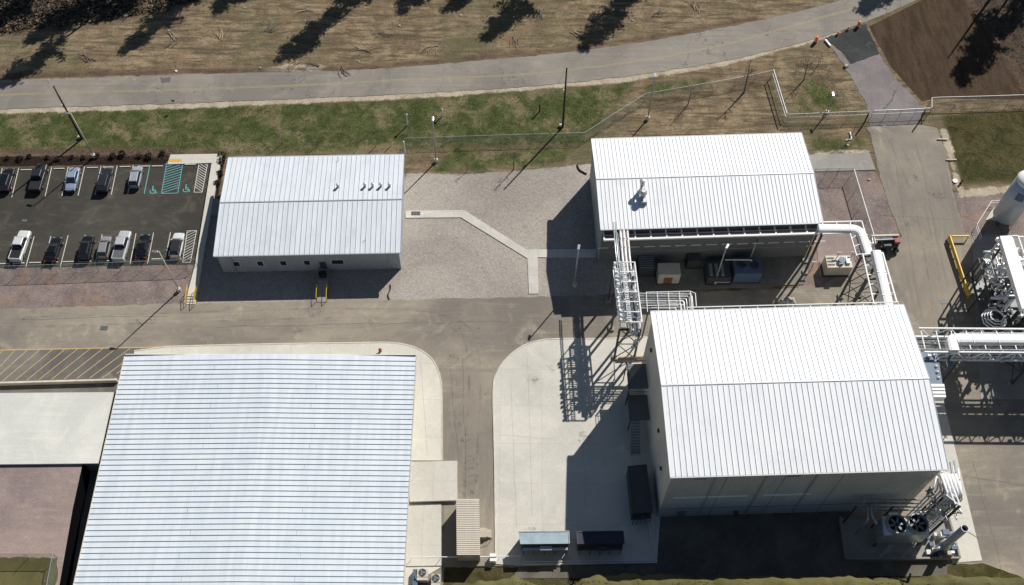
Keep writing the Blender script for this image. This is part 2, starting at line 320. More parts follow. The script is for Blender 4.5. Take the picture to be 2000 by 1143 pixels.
att['grey'] = mask([[(793, 338), (900, 340), (1000, 335), (1100, 325), (1160, 318), (1290, 480), (1240, 600), (640, 600), (384, 596), (400, 390), (780, 390)]], .8)
att['pink'] = mask([[(-80, 522), (383, 518), (372, 600), (-80, 612)], [(1560, 335), (1712, 335), (1760, 455), (1700, 620), (1560, 620)], [(1855, 375), (1900, 375), (2200, 350), (2200, 620), (1880, 480)]], .7)
att['soil'] = mask([[(1697, 52), (1800, 0), (1870, -60), (2010, -60), (1990, 60), (2100, 110), (2100, 195), (1830, 192), (1800, 198), (1738, 128)]], .9)
att['mulch'] = mask([[(-80, 306), (150, 303), (300, 300), (333, 299), (326, 321), (-80, 327)], [(427, 305), (440, 305), (425, 400), (408, 400)]], .7)
att['sand'] = mask([[(-80, 211), (400, 199), (800, 182), (1200, 150), (1400, 120), (1640, 59), (1640, 68), (1400, 131), (1200, 162), (800, 193), (400, 210), (-80, 225)], [(500, 138), (560, 125), (640, 128), (620, 142)],
                    [(1835, 250), (1850, 250), (1880, 370), (2000, 360), (2000, 375), (1875, 385)], [(-80, 165), (400, 147), (400, 142), (-80, 158)], [(1590, 296), (1700, 292), (1700, 302), (1590, 304)]], .9)
att['brush'] = mask([[(-80, -120), (560, -120), (400, 0), (240, 40), (120, 55), (-80, 80)], [(1860, -60), (2300, -60), (2300, 170), (2010, 175), (1945, 70)]], 2.5)
att['litter'] = mask([[(600, -60), (1500, -60), (1000, -5), (640, 0)], [(-80, 146), (500, 133), (700, 130), (900, 112), (1100, 95), (1300, 66), (1480, 31), (1480, 38), (1300, 72), (900, 120), (700, 136), (500, 141), (-80, 158)], [(1840, -60), (2200, -60), (2200, 180), (2000, 180), (1930, 60)],
                      [(-80, 292), (330, 290), (440, 296), (440, 302), (-80, 304)]], 2.0)
rng = np.random.default_rng(3); Z = -.035-.02*rng.random(nx*ny)
me = bpy.data.meshes.new('ground'); idx = np.arange(nx*ny).reshape(ny, nx)
me.from_pydata(np.stack([GX.ravel(), GY.ravel(), Z], 1).tolist(), [], np.stack([idx[:-1, :-1], idx[:-1, 1:], idx[1:, 1:], idx[1:, :-1]], -1).reshape(-1, 4).tolist())
for k, v in att.items(): me.attributes.new(k, 'FLOAT', 'POINT').data.foreach_set('value', v.astype(np.float32))
me.materials.append(terrain_mat()); g = bpy.data.objects.new('ground', me); COL.objects.link(g); struct(g)
# ------------------------------------------------------------------ roads, yard, pads
rn = smooth_path(PP(road_n), 6); rs = smooth_path(PP(road_s), 6)
struct(MB().sheet(rough_poly(rn+rs[::-1], .16, .9, 1), .004).build('public_road', M_ROAD))
cl = smooth_path(PP([(-500, 221), (0, 186), (300, 177), (600, 166), (800, 156), (1000, 147), (1150, 132), (1280, 114), (1415, 87), (1490, 67), (1600, 36), (1700, 5), (1850, -60)]), 6)
mb = MB()
for off in (-.14, .14):
    q = []
    for i, p in enumerate(cl):
        d = cl[min(i+1, len(cl)-1)]-cl[max(i-1, 0)]; q.append(p+Vector((-d.y, d.x, 0)).normalized()*off)
    ribbon(q, .1, .009, mb)
struct(mb.build('road_centre_line', M_RLINE))
mb = MB(); mb.sheet(rough_poly(PP([(313, 153), (334, 150), (332, 161), (315, 163)]), .12, .7, 4), .008); struct(mb.build('asphalt_patch', surf('patch_asphalt', (.2, .19, .18), (.15, .145, .14), (.25, .24, .22))))
yard = PP([(-700, 640), (-60, 606), (350, 593), (560, 589), (760, 586), (1045, 580), (1200, 574), (1600, 562), (1668, 520), (1762, 462), (1735, 400), (1712, 320), (1700, 262), (1692, 250)])+PP([(1700, 245), (1790, 243), (1830, 250), (1848, 300), (1862, 380), (1884, 455), (2300, 470), (2500, 640), (2700, 1150), (2000, 1130), (1918, 1100), (1640, 1112), (868, 1108), (860, 1180), (-700, 1180)])
struct(MB().sheet(rough_poly(yard, .14, .9, 2), .004).build('yard_asphalt', M_YARD))
lane = [(866, 780), (963, 780), (966, 1108), (868, 1108)]
struct(MB().sheet(PP(lane), .008).build('lane', M_LANE))
struct(MB().sheet(PP([(1284, 990), (1660, 990), (1650, 1098), (1850, 1094), (1850, 1125), (1000, 1130), (1015, 1106), (1284, 1100)]), .01).build('south_strip', surf('dark_ground', (.2, .18, .15), (.13, .12, .1), (.28, .25, .2), .5, .2, 5, .5)))  # darker tone than the yard around it
struct(MB().sheet(rough_poly(PP([(1700, 262), (1828, 258), (1846, 300), (1860, 380), (1882, 452), (1870, 640), (1800, 640), (1765, 590), (1735, 500), (1762, 462), (1735, 400)]), .1, 1, 5), .008).build('east_road', M_LANE))
# parking lot
struct(MB().sheet(PP([(-700, 345), (-60, 329), (333, 321), (424, 319), (382, 516), (-60, 524), (-700, 545)]), .006).build('parking_lot', M_LOT))
def gp(x, y): return P(x/3.267, 270+y/3.267)
mb = MB(); mt = MB(); my = MB(); ml = MB()
def seg(a, b, w=.12, m=None, z=.012):
    a, b = Vector(a), Vector(b); m = m or mb; ribbon([a, b], w, z, m)
for a, b in [((75, 378), (120, 190)), ((288, 372), (330, 185)), ((395, 370), (435, 183)), ((498, 367), (540, 180)), ((605, 364), (645, 178)), ((710, 360), (748, 176)), ((-30, 383), (15, 192)), ((815, 358), (850, 172))]: seg(gp(*a), gp(*b))
for a, b in [((165, 822), (218, 628)), ((275, 821), (325, 625)), ((385, 820), (435, 620)), ((605, 812), (652, 615)), ((715, 808), (762, 612)), ((830, 802), (868, 608)), ((942, 800), (980, 603)), ((1050, 797), (1088, 600)), ((-60, 830), (-10, 636)), ((55, 826), (105, 632)), ((495, 816), (543, 618))]: seg(gp(*a), gp(*b))
seg(gp(920, 355), gp(957, 170), .12, mt)
def hatch(q, n, m, flip=False, w=.1):
    q = [Vector(p) for p in q]
    for i in range(4): seg(q[i], q[(i+1) % 4], .1, m)
    tl, tr, br, bl = q; k = .16
    for i in range(n):
        t = (i+.2)/n; a = bl.lerp(tl, t); b = br.lerp(tr, min(1, t+k)) if not flip else None
        if flip: a = br.lerp(tr, t); b = bl.lerp(tl, min(1, t+k))
        if t+k > 1: 
            s_ = (1-t)/k; b = (a.lerp((bl.lerp(tl, t+k) if flip else br.lerp(tr, t+k)), s_))
        seg(a, b, w, m, .0125)
hatch([gp(1065, 155), gp(1168, 152), gp(1135, 350), gp(1030, 353)], 12, mt)
hatch([gp(1272, 150), gp(1328, 148), gp(1290, 345), gp(1238, 345)], 13, mb, True)
hatch([gp(1195, 592), gp(1255, 590), gp(1215, 792), gp(1165, 792)], 11, mb, w=.08)
def chair_mark(c, s=1.0):
    c = Vector(c); q = [c+Vector((math.cos(a)*.5, math.sin(a)*.45, 0))*s for a in [R(150+i*24) for i in range(11)]]
    ribbon(q, .13, .0125, mt); seg(c+Vector((-.15, .9, 0))*s, c+Vector((-.05, .15, 0))*s, .16, mt); seg(c+Vector((-.1, .15, 0))*s, c+Vector((.45, .12, 0))*s, .14, mt); seg(c+Vector((.45, .12, 0))*s, c+Vector((.72, -.42, 0))*s, .14, mt); seg(c+Vector((-.05, .5, 0))*s, c+Vector((.35, .48, 0))*s, .1, mt)
    mt.lathe((c.x-.17*s, c.y+1.08*s, .0105), [(.13*s, 0), (.13*s, .002)], 10)
chair_mark(gp(975, 340), .95); chair_mark(gp(1187, 330), .95)
struct(mb.build('parking_lines', M_WLINE)); struct(mt.build('accessible_parking_marks', M_TEAL))
struct(MB().sheet([gp(1080, 138), gp(1162, 136), gp(1158, 152), gp(1072, 154)], .166).build('tactile_strip', M_TACT))
# wheel stops
ws = MB().box((0, 0, 0), (1.8, .16, .13)).build('wheel_stop', M_KERB, origin=(0, 0, 0)); tag(ws, 'concrete wheel stop at the head of a parking stall', 'wheel stop', 'wheel stops in the parking lot')
stops = [((168, 204), 0), ((378, 196), 0), ((590, 190), 0), ((800, 184), 0), ((915, 181), 0), ((1005, 180), 0), ((1215, 170), 0), ((20, 803), 1), ((120, 799), 1), ((225, 796), 1), ((438, 790), 1), ((1005, 773), 1), ((545, 788), 1), ((660, 785), 1), ((765, 782), 1), ((895, 777), 1), ((1120, 772), 1), ((335, 793), 1), ((60, 205), 0), ((270, 200), 0), ((475, 193), 0), ((690, 187), 0)]
for i, (p, k) in enumerate(stops):
    o = ws if i == 0 else ws.copy()
    if i: COL.objects.link(o)
    o.location = gp(*p)+Vector((0, 0, .012)); o.rotation_euler = (0, 0, R(2))
# side walk east of the lot with its stair
SWZ = .45
sw = PP([(413, 320), (425, 303), (434, 303), (424, 345), (384, 574), (366, 574), (381, 516)], SWZ)
struct(MB().prism(sw, -.05, SWZ).build('sidewalk', M_CONC))
struct(MB().prism(PP([(333, 302), (424, 300.5), (421, 318), (327, 321)], .15), -.05, .15).build('pavement', M_CONC))
st = thing('concrete_stair', 'short concrete stair with yellow handrails at the south end of the parking lot sidewalk', 'stair', P(373, 584))
A, B = P(366, 574, SWZ), P(384, 574, SWZ)
for k in range(4):
    a = Vector((A.x, A.y-.42*k, 0)); b = Vector((B.x, B.y-.42*k, 0)); z = SWZ-.11*(k+1)+.08
    MB().prism([a, b, b-Vector((0, .42, 0)), a-Vector((0, .42, 0))], -.02, z).build('step', M_KERB if k % 2 == 0 else M_CONC, st)
for x0 in (A.x+.05, B.x-.05):
    m = MB(); t0 = Vector((x0, A.y+.9, SWZ+.95)); t1 = Vector((x0, A.y, SWZ+.95)); t2 = Vector((x0, A.y-1.9, 1.0)); m.tube([t0, t1, t2, t2-Vector((0, 0, .9))], .05, 6); m.tube([t0, t0-Vector((0, 0, .95))], .05, 6); m.tube([t1, t1-Vector((0, 0, .95))], .05, 6); m.tube([t0-Vector((0, 0, .45)), t1-Vector((0, 0, .45)), t2-Vector((0, 0, .45))], .035, 6); m.build('handrail', M_YEL, st)
# concrete pads
def arc(c, r, a0, a1, n=10): return [Vector((c[0]+r*math.cos(R(a0+(a1-a0)*i/n)), c[1]+r*math.sin(R(a0+(a1-a0)*i/n)), 0)) for i in range(n+1)]
def padkerb(name, pts, kz=.12, mat_=None, kerb=None, z=.10):
    struct(MB().prism(pts, -.05, z).build(name, mat_ or M_CONC))
    if kerb: m = MB(); n0 = len(kerb)
    if kerb:
        for i in range(len(kerb)-1): m.beam(Vector(kerb[i])+Vector((0, 0, z/2+.02)), Vector(kerb[i+1])+Vector((0, 0, z/2+.02)), .18, z+.05)
        struct(m.build('kerb', M_KERB))
k1 = smooth_path(PP([(262, 686), (310, 680), (345, 677), (500, 673), (700, 670), (765, 670), (810, 679), (843, 701), (860, 737), (863, 780), (863, 900)]), 5)
padkerb('north_pad', k1+PP([(800, 900), (800, 760), (262, 760)]), kerb=k1)
k2 = smooth_path(PP([(968, 1102), (966, 900), (963, 765), (971, 728), (990, 700), (1018, 678), (1055, 665), (1100, 662), (1180, 662), (1262, 658)]), 5)
padkerb('central_pad', k2+PP([(1300, 658), (1290, 1000), (1283, 1100), (1020, 1106)]), kerb=k2)
padkerb('dock_pad', PP([(800, 902), (893, 900), (893, 977), (800, 980)], .55), z=.55)
padkerb('service_pad', PP([(790, 984), (862, 984), (862, 1108), (790, 1150)]))
walk = [(792, 412), (907, 411), (1028, 488), (1165, 487), (1165, 503), (1050, 503), (1052, 574), (1033, 574), (1030, 505), (900, 425), (792, 426)]
padkerb('footpath', PP(walk), mat_=M_WALK, z=.06)
padkerb('entrance_pad', PP([(1575, 303), (1698, 299), (1710, 332), (1580, 336)]), mat_=M_CONC2, z=.06)
padkerb('east_strip', PP([(1820, 780), (1842, 780), (1866, 880), (1918, 1095), (1860, 1100)]), z=.06)
padkerb('equipment_slab', PP([(1225, 500), (1590, 500), (1570, 556), (1232, 570)]), mat_=surf('shade_toned_concrete', (.27, .25, .215), (.17, .16, .145), (.36, .335, .28), .5, .15, 4, .3, joints=4.0), z=.08)  # alley shade put into a darker concrete colour
padkerb('process_slab', PP([(1898, 462), (2300, 462), (2400, 780), (1915, 780)]), mat_=M_CONC2, z=.06)
padkerb('wood_mat', PP([(1592, 440), (1660, 440), (1690, 520), (1600, 540)]), mat_=M_GPINK, z=.04)
struct(MB().sheet(rough_poly(PP([(1612, 74), (1690, 47), (1700, 66), (1718, 105), (1662, 125), (1645, 100), (1622, 84)]), .12, .6, 8), .01).build('new_driveway', M_NEWASP))
struct(MB().sheet(rough_poly(PP([(1612, 80), (1645, 104), (1660, 125), (1718, 105), (1745, 150), (1790, 195), (1805, 215), (1790, 246), (1700, 250), (1690, 200), (1650, 130), (1625, 95)]), .2, .7, 9), .002).build('gravel_driveway', M_GDRIVE))
# loading bay marks
def bp(x, y): return P(x/4.395, 500+y/4.395)
struct(MB().sheet(PP([(-60, 686), (333, 677), (305, 692), (300, 800), (-60, 800)]), .008).build('loading_bay', M_BAY))
m = MB(); seg(bp(-300, 815), bp(1470, 780), .16, m, .012)
for xt, yt, xb, yb in [(20, 815, -240, 1070), (125, 812, -110, 1072), (232, 810, -60, 1072), (340, 808, 25, 1072), (448, 806, 130, 1068), (556, 804, 230, 1066), (662, 802, 335, 1062), (770, 800, 445, 1058), (880, 798, 553, 1056), (990, 800, 660, 1052), (1115, 795, 768, 1050), (1225, 792, 878, 1048), (1335, 790, 1000, 1010), (1440, 786, 1150, 960)]: seg(bp(xt, yt), bp(xb, yb), .11, m, .012)
struct(m.build('bay_lines', M_YLINE))
w = MB(); w.beam(P(-60, 749, .8)-Vector((0, 0, .4)), P(228, 741, .8)-Vector((0, 0, .4)), .28, .8); tag(w.build('retaining_wall', M_KERB), 'low white-topped concrete wall along the south side of the striped loading bay', 'wall')
# drains
def drain(px, py, lab, sx=1.1, sy=.7, z=.012):
    p = P(px, py, z); d = MB(); d.box((p.x, p.y, z), (sx, sy, .02)); o = d.build('drain_grate', M_DARK); m = MB()
    for k in range(6): m.box((p.x-sx/2+.1+k*(sx-.2)/5, p.y, z+.02), (.05, sy*.8, .015))
    tag(o, lab, 'drain'); m.build('bar', M_GREY, o)
drain(203, 641, 'dark drain grate in the yard asphalt north of the orange striped bay'); drain(812, 417, 'dark drain grate set in the footpath east of the small office building', 1.5, .75, .065)
drain(1843, 590, 'drain grate in the east road beside the yellow guard rail'); drain(48, 431, 'faint drain grate in the middle of the parking lot aisle', .9, .6); drain(1748, 215, 'small drain cover in the driveway just outside the gate', .7, .5); drain(1727, 246, 'small drain cover just inside the vehicle gate', .7, .5)
# ------------------------------------------------------------------ buildings
class Fr:
    def __init__(s, px, h):
        nw, ne, se, sw_ = [P(x, y, h) for x, y in px]; e = (ne-nw)+(se-sw_); s.a = math.atan2(e.y, e.x); s.u = Vector((math.cos(s.a), math.sin(s.a), 0)); s.n = Vector((-math.sin(s.a), math.cos(s.a), 0))
        c = (nw+ne+se+sw_)/4; s.L = ((ne-nw).length+(se-sw_).length)/2; s.D = ((nw-sw_).length+(ne-se).length)/2; s.o = Vector((c.x, c.y, 0))-s.u*s.L/2-s.n*s.D/2; s.h = h
    def __call__(s, u, v, z=0): return s.o+s.u*u+s.n*v+Vector((0, 0, z))
    def quad(s, u0, u1, v0, v1): return [s(u0, v0), s(u1, v0), s(u1, v1), s(u0, v1)]
def fbox(fr, mb, u0, u1, v0, v1, z0, z1, mi=0): return mb.prism(fr.quad(u0, u1, v0, v1), z0, z1, mi)
def gable(name, label, px, h, rise, mats, pitch, ov=.35, trim=None):
    fr = Fr(px, h); root = thing(name, label, 'building', fr(fr.L/2, fr.D/2, 0)); Lx, D = fr.L, fr.D; t = .14
    roof, seam, wall = mats
    def top(v): return h+rise*(1-abs(v-D/2)/(D/2))
    w = MB(); q0, q1 = ov, Lx-ov; a, b = ov, D-ov; zt = [top(a)-t, top(b)-t, top(D/2)-t]
    vs = [fr(q0, a), fr(q1, a), fr(q1, b), fr(q0, b), fr(q0, a, zt[0]), fr(q1, a, zt[0]), fr(q1, b, zt[1]), fr(q0, b, zt[1]), fr(q0, D/2, zt[2]), fr(q1, D/2, zt[2])]
    w.add(vs, [(0, 1, 5, 4), (2, 3, 7, 6), (1, 2, 6, 9, 5), (3, 0, 4, 8, 7)]); w.build('wall', wall, root)
    r = MB()
    for v0, v1 in ((0, D/2), (D/2, D)):
        vs = [fr(u, v, top(v)-k) for k in (0, t-.005) for u, v in ((0, v0), (Lx, v0), (Lx, v1), (0, v1))]
        r.add(vs, [(0, 1, 2, 3), (7, 6, 5, 4), (4, 5, 1, 0), (5, 6, 2, 1), (6, 7, 3, 2), (7, 4, 0, 3)])
    ro = r.build('roof', roof, root)
    sm = MB(); n = int(round(Lx/pitch))
    for i in range(1, n):
        u = i*Lx/n
        for v0, v1 in ((.02, D/2-.2), (D/2+.2, D-.02)): sm.beam(fr(u, v0, top(v0)+.03), fr(u, v1, top(v1)+.03), .06, .07)
    sm.build('roof_ribbing', seam, ro)
    rc = MB(); rc.beam(fr(0, D/2, h+rise+.05), fr(Lx, D/2, h+rise+.05), .18, .05); rc.build('ridge_cap', seam if seam is not M_SEAM2 else M_GALV, ro)
    for v in (-.09, D+.09):
        g = MB(); g.beam(fr(0, v, h-.06), fr(Lx, v, h-.06), .14, .14); g.build('gutter', trim or M_GREY, root)
    for u in (-.03, Lx+.03):
        g = MB(); g.beam(fr(u, 0, h-.04), fr(u, D/2, h+rise-.04), .05, .2); g.beam(fr(u, D/2, h+rise-.04), fr(u, D, h-.04), .05, .2); g.build('barge_board', trim or M_GREY, root)
    return fr, root
# office building
fo, bo = gable('office_building', 'small office building with pale ribbed gable roof beside the parking lot', [(443, 308), (788, 302), (784, 493), (420, 500)], 5.2, .7, (M_RF1, M_SEAM1, M_WALL), .78, trim=M_SEAM1)
v = .35
def southwin(fr, root, pxs, z0, z1, w_, name='window', yy=510):
    for px in pxs:
        # locate u on the south wall from the sight line
        best = min([i*.1 for i in range(int(fr.L*10))], key=lambda u: abs(proj(fr(u, .35, (z0+z1)/2))[0]-px))
        m = MB(); m.beam(fr(best-w_/2, .33, (z0+z1)/2), fr(best+w_/2, .33, (z0+z1)/2), .07, z1-z0); o = m.build(name, M_WHT if name == 'window' else M_GREY, root)
        g = MB(); g.beam(fr(best-w_/2+.07, .29, (z0+z1)/2), fr(best+w_/2-.07, .29, (z0+z1)/2), .03, z1-z0-.14); g.build('pane' if name == 'window' else 'panel', M_GLASS if name == 'window' else M_DARK, o)
def proj(p):
    vv = Vector(p)-Vector((0, 0, H)); d = vv.dot(fwd); return 1000+F*vv.dot(RI)/d, 571.5-F*vv.dot(UP)/d
southwin(fo, bo, (462, 508, 553, 599), 1.7, 3.0, 1.05); southwin(fo, bo, (659,), 1.8, 3.0, 2.0); southwin(fo, bo, (631,), .3, 2.5, 1.1, 'door')
for px in (453, 758):
    u = min([i*.1 for i in range(int(fo.L*10))], key=lambda u: abs(proj(fo(u, 0, 3))[0]-px)); m = MB(); m.tube([fo(u, -.05, 5.0), fo(u, .22, 4.7), fo(u, .22, .4), fo(u, -.2, .15)], .07, 6); m.build('downspout', M_GALV, bo)
for px, py in ((660, 362), (713, 361), (728, 361), (744, 361), (761, 361)):
    p = P(px, py+3, 5.8); m = MB(); m.lathe((p.x, p.y, 5.45), [(.2, 0), (.2, .85), (.25, .88), (.25, 1.05), (.1, 1.1)], 12); m.build('roof_vent', M_GALV, bo)
for px, py in ((662, 311), (714, 467)):
    p = P(px, py, 5.5); m = MB(); m.tube([p-Vector((0, 0, .1)), p+Vector((0, 0, .45))], .05, 6); m.build('vent_pipe', M_GALV, bo)
struct(MB().prism(PP([(406, 388), (432, 388), (428, 420), (400, 420)], .4), -.05, .4).build('side_landing', M_CONC2))
# entrance steps and ramp on the south side
en = thing('entrance_ramp', 'narrow entrance ramp with yellow side rails south of the office building door', 'ramp', P(632, 560))
a, b = fo(0, 0, 0), None
u = min([i*.1 for i in range(int(fo.L*10))], key=lambda u: abs(proj(fo(u, 0, .6))[0]-632))
MB().prism([fo(u-.85, .3), fo(u+.85, .3), fo(u+.85, -2.0), fo(u-.85, -2.0)], 0, .75).build('landing', M_CONC2, en)
m = MB(); vs = [fo(u-.75, -2.0, 0), fo(u+.75, -2.0, 0), fo(u+.75, -5.6, 0), fo(u-.75, -5.6, 0), fo(u-.75, -2.0, .75), fo(u+.75, -2.0, .75), fo(u+.75, -5.6, .08), fo(u-.75, -5.6, .08)]
m.add(vs, [(0, 1, 2, 3), (7, 6, 5, 4), (4, 5, 1, 0), (5, 6, 2, 1), (6, 7, 3, 2), (7, 4, 0, 3)]); m.build('slope', M_CONC2, en)
for du in (-.78, .78):
    m = MB(); m.tube([fo(u+du, -3.1, 0), fo(u+du, -3.1, 1.45), fo(u+du, -5.4, 1.05), fo(u+du, -5.4, 0)], .05, 6); m.build('handrail', M_YEL, en)
m = MB(); m.box(fo(u, -1.2, .76), (1.1, .8, .9), fo.a); tag(m.build('storage_bin', M_BLK, bevel=.04), 'black bin standing on the landing at the office building door', 'bin')
# north plant building
fn, bn = gable('plant_building', 'white-roofed plant building with roof exhaust fan, north of the pipe rack', [(1158, 272), (1569, 260), (1605, 435), (1170, 448)], 9.7, .95, (M_RF2, M_SEAM2, M_WALL), .62, trim=M_SEAM2)
ex = MB(); p = P(1255, 385, 10.5); ex.lathe((p.x, p.y, 10.1), [(.4, 0), (.4, 1.3), (.6, 1.5), (.6, 1.8), (.3, 2.0)], 14); ex.lathe((p.x-.1, p.y+1.5, 10.1), [(.28, 0), (.28, 2.2), (.42, 2.3), (.42, 2.6), (.15, 2.7)], 12); ex.tube([(p.x, p.y, 10.9), (p.x-.05, p.y+.8, 11.2), (p.x-.1, p.y+1.5, 11.2)], .25, 8)
ex.box((p.x+.2, p.y-.8, 10.2), (.9, .7, .6)); ex.build('exhaust_fan', M_GALV, bn, smooth=False)
m = MB(); m.beam(fn(.36, .3, 3.75), fn(fn.L-.36, .3, 3.75), .07, 7.0); m.build('lower_wall_shade', mat('painted_wall_shade', (.17, .18, .18), .7), bn)  # darker strip painted for the shade on the lower wall
m = MB(); m.beam(fn(.36, .3, 8.35), fn(fn.L-.36, .3, 8.35), .08, 2.1); m.build('upper_wall_shade', mat('painted_eave_shade', (.045, .055, .08), .6), bn)  # dark strip painted for the shade under the eave
# south equipment awning line (white bracketed rail along the south wall)
rk = thing('pipe_support_rail', 'long white bracketed rail along the south wall of the plant building', 'pipe rack', fn(fn.L/2, -1.2, 0))
m = MB(); m.beam(fn(.4, -1.3, 8.7), fn(fn.L+6.4, -1.3, 8.7), .3, .3); m.build('rail', M_WHT, rk)
for i in range(15):
    uu = .5+i*(fn.L-.6)/14; m = MB(); m.beam(fn(uu, .3, 8.75), fn(uu, -1.25, 8.75), .22, .22); m.build('bracket', M_WHT, rk)
    m = MB(); m.beam(fn(uu-.9, -1.6, 7.0), fn(uu+.75, -1.6, 7.0), .09, .09); m.build('lower_rail', M_WHT, rk)
m = MB(); m.beam(fn(.4, -1.9, 6.2), fn(fn.L, -1.9, 6.2), .08, .08); m.tube([fn(.4, .0, 8.1), fn(fn.L-.3, .0, 8.1)], .12, 6); m.build('cable_tray', M_GREY, rk)
# main process hall
fb, bb = gable('process_hall', 'largest white-roofed process hall with tall grey south wall, lower right', [(1270, 612), (1765, 593), (1853, 920), (1310, 928)], 15.8, 1.5, (M_RF2, M_SEAM2, M_WALL2), .735, trim=M_SEAM2)
for u0, u1, z0, z1 in ((1.5, 11.5, 7.2, 7.8), (13.5, 20, 7.2, 7.8)):
    m = MB(); m.beam(fb(u0, .3, 7.5), fb(u1, .3, 7.5), .06, .6); m.build('translucent_panel', mat('translucent_sheet', (.80, .86, .86), .4), bb)
for u0 in (3.2, 15.2):
    m = MB(); m.beam(fb(u0, .3, 14.2), fb(u0+1.6, .3, 14.2), .06, .7); m.build('louver', M_ALU, bb)
m = MB(); m.beam(fb(.5, .31, 3.1), fb(fb.L-.5, .31, 3.1), .04, .12); m.build('wall_girt', M_GREY, bb)
for uu in (7.5, 15.0, 22.5): m = MB(); m.beam(fb(uu, .31, .1), fb(uu, .31, 15.4), .04, .04); m.build('panel_joint', M_GREY, bb)
for vv, zz in ((20.5, 11), (9.0, 9.5), (4.2, 8)): m = MB(); m.box(fb(.25, vv, zz), (.3, .5, .35)); m.build('wall_lamp', M_DARK, bb)
m = MB(); m.lathe(fb(11.0, .05, 1.2), [(.2, 0), (.35, .2), (.3, .5)], 10); m.build('wall_lamp', M_DARK, bb)
for uu in (6.0, 12.5, 19.0): m = MB(); m.tube([fb(uu, .1, 15.3), fb(uu, .2, 14.9), fb(uu, .2, .3)], .09, 6); m.build('downspout', M_GALV, bb)
m = MB(); m.beam(fb(3.0, .3, 1.15), fb(4.1, .3, 1.15), .06, 2.2); m.build('door', M_GREY, bb)
# parapet rail / tray along the north eave
nr = thing('eave_pipe_tray', 'slim white pipe tray along the north eave of the large process hall', 'pipe rack', fb(fb.L/2, fb.D+.6, 0))
for dv, zz in ((.55, 14.9), (1.05, 14.9)): m = MB(); m.beam(fb(5.2, fb.D+dv, zz), fb(fb.L-.2, fb.D+dv, zz), .11, .13); m.build('rail', M_WHT, nr)
for i in range(13): m = MB(); uu = 5.3+i*(fb.L-5.6)/12; m.beam(fb(uu, fb.D-.35, 14.82), fb(uu, fb.D+1.1, 14.82), .09, .1); m.build('bracket', M_WHT, nr)
# warehouse with E-W seams
hw = 4.3; fw = Fr([(238, 694), (805, 695), (797, 1143), (152, 1143)], hw); LW = fw.L; DW = fw.D+12; fw.o = fw.o-fw.n*12
bw = thing('warehouse', 'low warehouse with broad bluish ribbed roof, seams running east to west', 'building', fw(LW/2, DW/2, 0))
m = MB(); fbox(fw, m, .5, LW-.55, .4, DW-.5, 0, hw-.35); m.build('wall', M_WALLT, bw)
m = MB()
def wt(u): return hw+.55*(1-abs(u-LW*.5)/(LW*.5))-.55*0
for u0, u1 in ((0, LW*.5), (LW*.5, LW)):
    vs = [fw(u, vv, wt(u)-k) for k in (0, .12) for u, vv in ((u0, 0), (u1, 0), (u1, DW), (u0, DW))]
    m.add(vs, [(0, 1, 2, 3), (7, 6, 5, 4), (4, 5, 1, 0), (5, 6, 2, 1), (6, 7, 3, 2), (7, 4, 0, 3)])
rw = m.build('roof', M_RF3, bw); m = MB(); n = int(DW/.77); ml = m
for i in range(1, n):
    vv = i*.77
    for u0, u1 in ((0, LW*.5), (LW*.5, LW)): m.beam(fw(u0, vv, wt(u0)+.03), fw(u1, vv, wt(u1)+.03), .065, .075)
for i in range(0, n, 1):
    for uu in (LW*.30+(i//3 % 3)*.5+(i//9)*.12, LW*.66+(i//4 % 3)*.4): 
        if i % 4 == 0: ml.beam(fw(uu, i*.77+.06, wt(uu)+.006), fw(uu, i*.77+.71, wt(uu)+.006), .05, .012)
m.build('roof_ribbing', M_SEAM3, rw)
for uu in (-.06, LW+.06): m = MB(); m.beam(fw(uu, 0, hw-.05), fw(uu, DW, hw-.05), .12, .22); m.build('gutter', M_KERB, bw)
m = MB(); m.beam(fw(0, DW+.05, hw+.1), fw(LW, DW+.05, hw+.1), .1, .3); m.build('fascia', M_WHT, bw)
for vv in (38, 30, 22, 15, 9): m = MB(); m.tube([fw(LW-.02, vv, hw-.2), fw(LW-.35, vv, hw-.7), fw(LW-.35, vv, .2)], .09, 6); m.build('downspout', M_KERB, bw)
# annex slab and raised terrace, west
TZ = 3.35
an = thing('annex', 'pale flat concrete-roofed annex joined to the west side of the warehouse', 'building', P(80, 830))
m = MB(); m.prism(PP([(-500, 772), (222, 766), (192, 905), (-500, 912)], 3.75), 3.45, 3.75); m.build('roof', M_APRON, an)
m = MB(); m.prism(PP([(-500, 776), (219, 770), (190, 900), (-500, 906)], 3.45), 0, 3.45); m.build('wall', M_WALLT, an)
tr = PP([(-500, 912), (161, 907), (142, 994), (116, 1143), (96, 1260), (-500, 1260)], TZ)
struct(MB().prism(tr, -.05, TZ, 0, 1).build('gravel_terrace', [M_GPINK, mat('painted_shade_wall', (.007, .007, .009), 1.0, spec=0)]))  # near-black sides painted for the shadow beside the warehouse
struct(MB().sheet(rough_poly(PP([(-500, 1100), (0, 1089), (112, 1090), (113, 1112), (108, 1143), (90, 1255), (-500, 1255)], TZ+.01), .15, .6, 3), TZ+.01).build('terrace_grass', M_TERG))
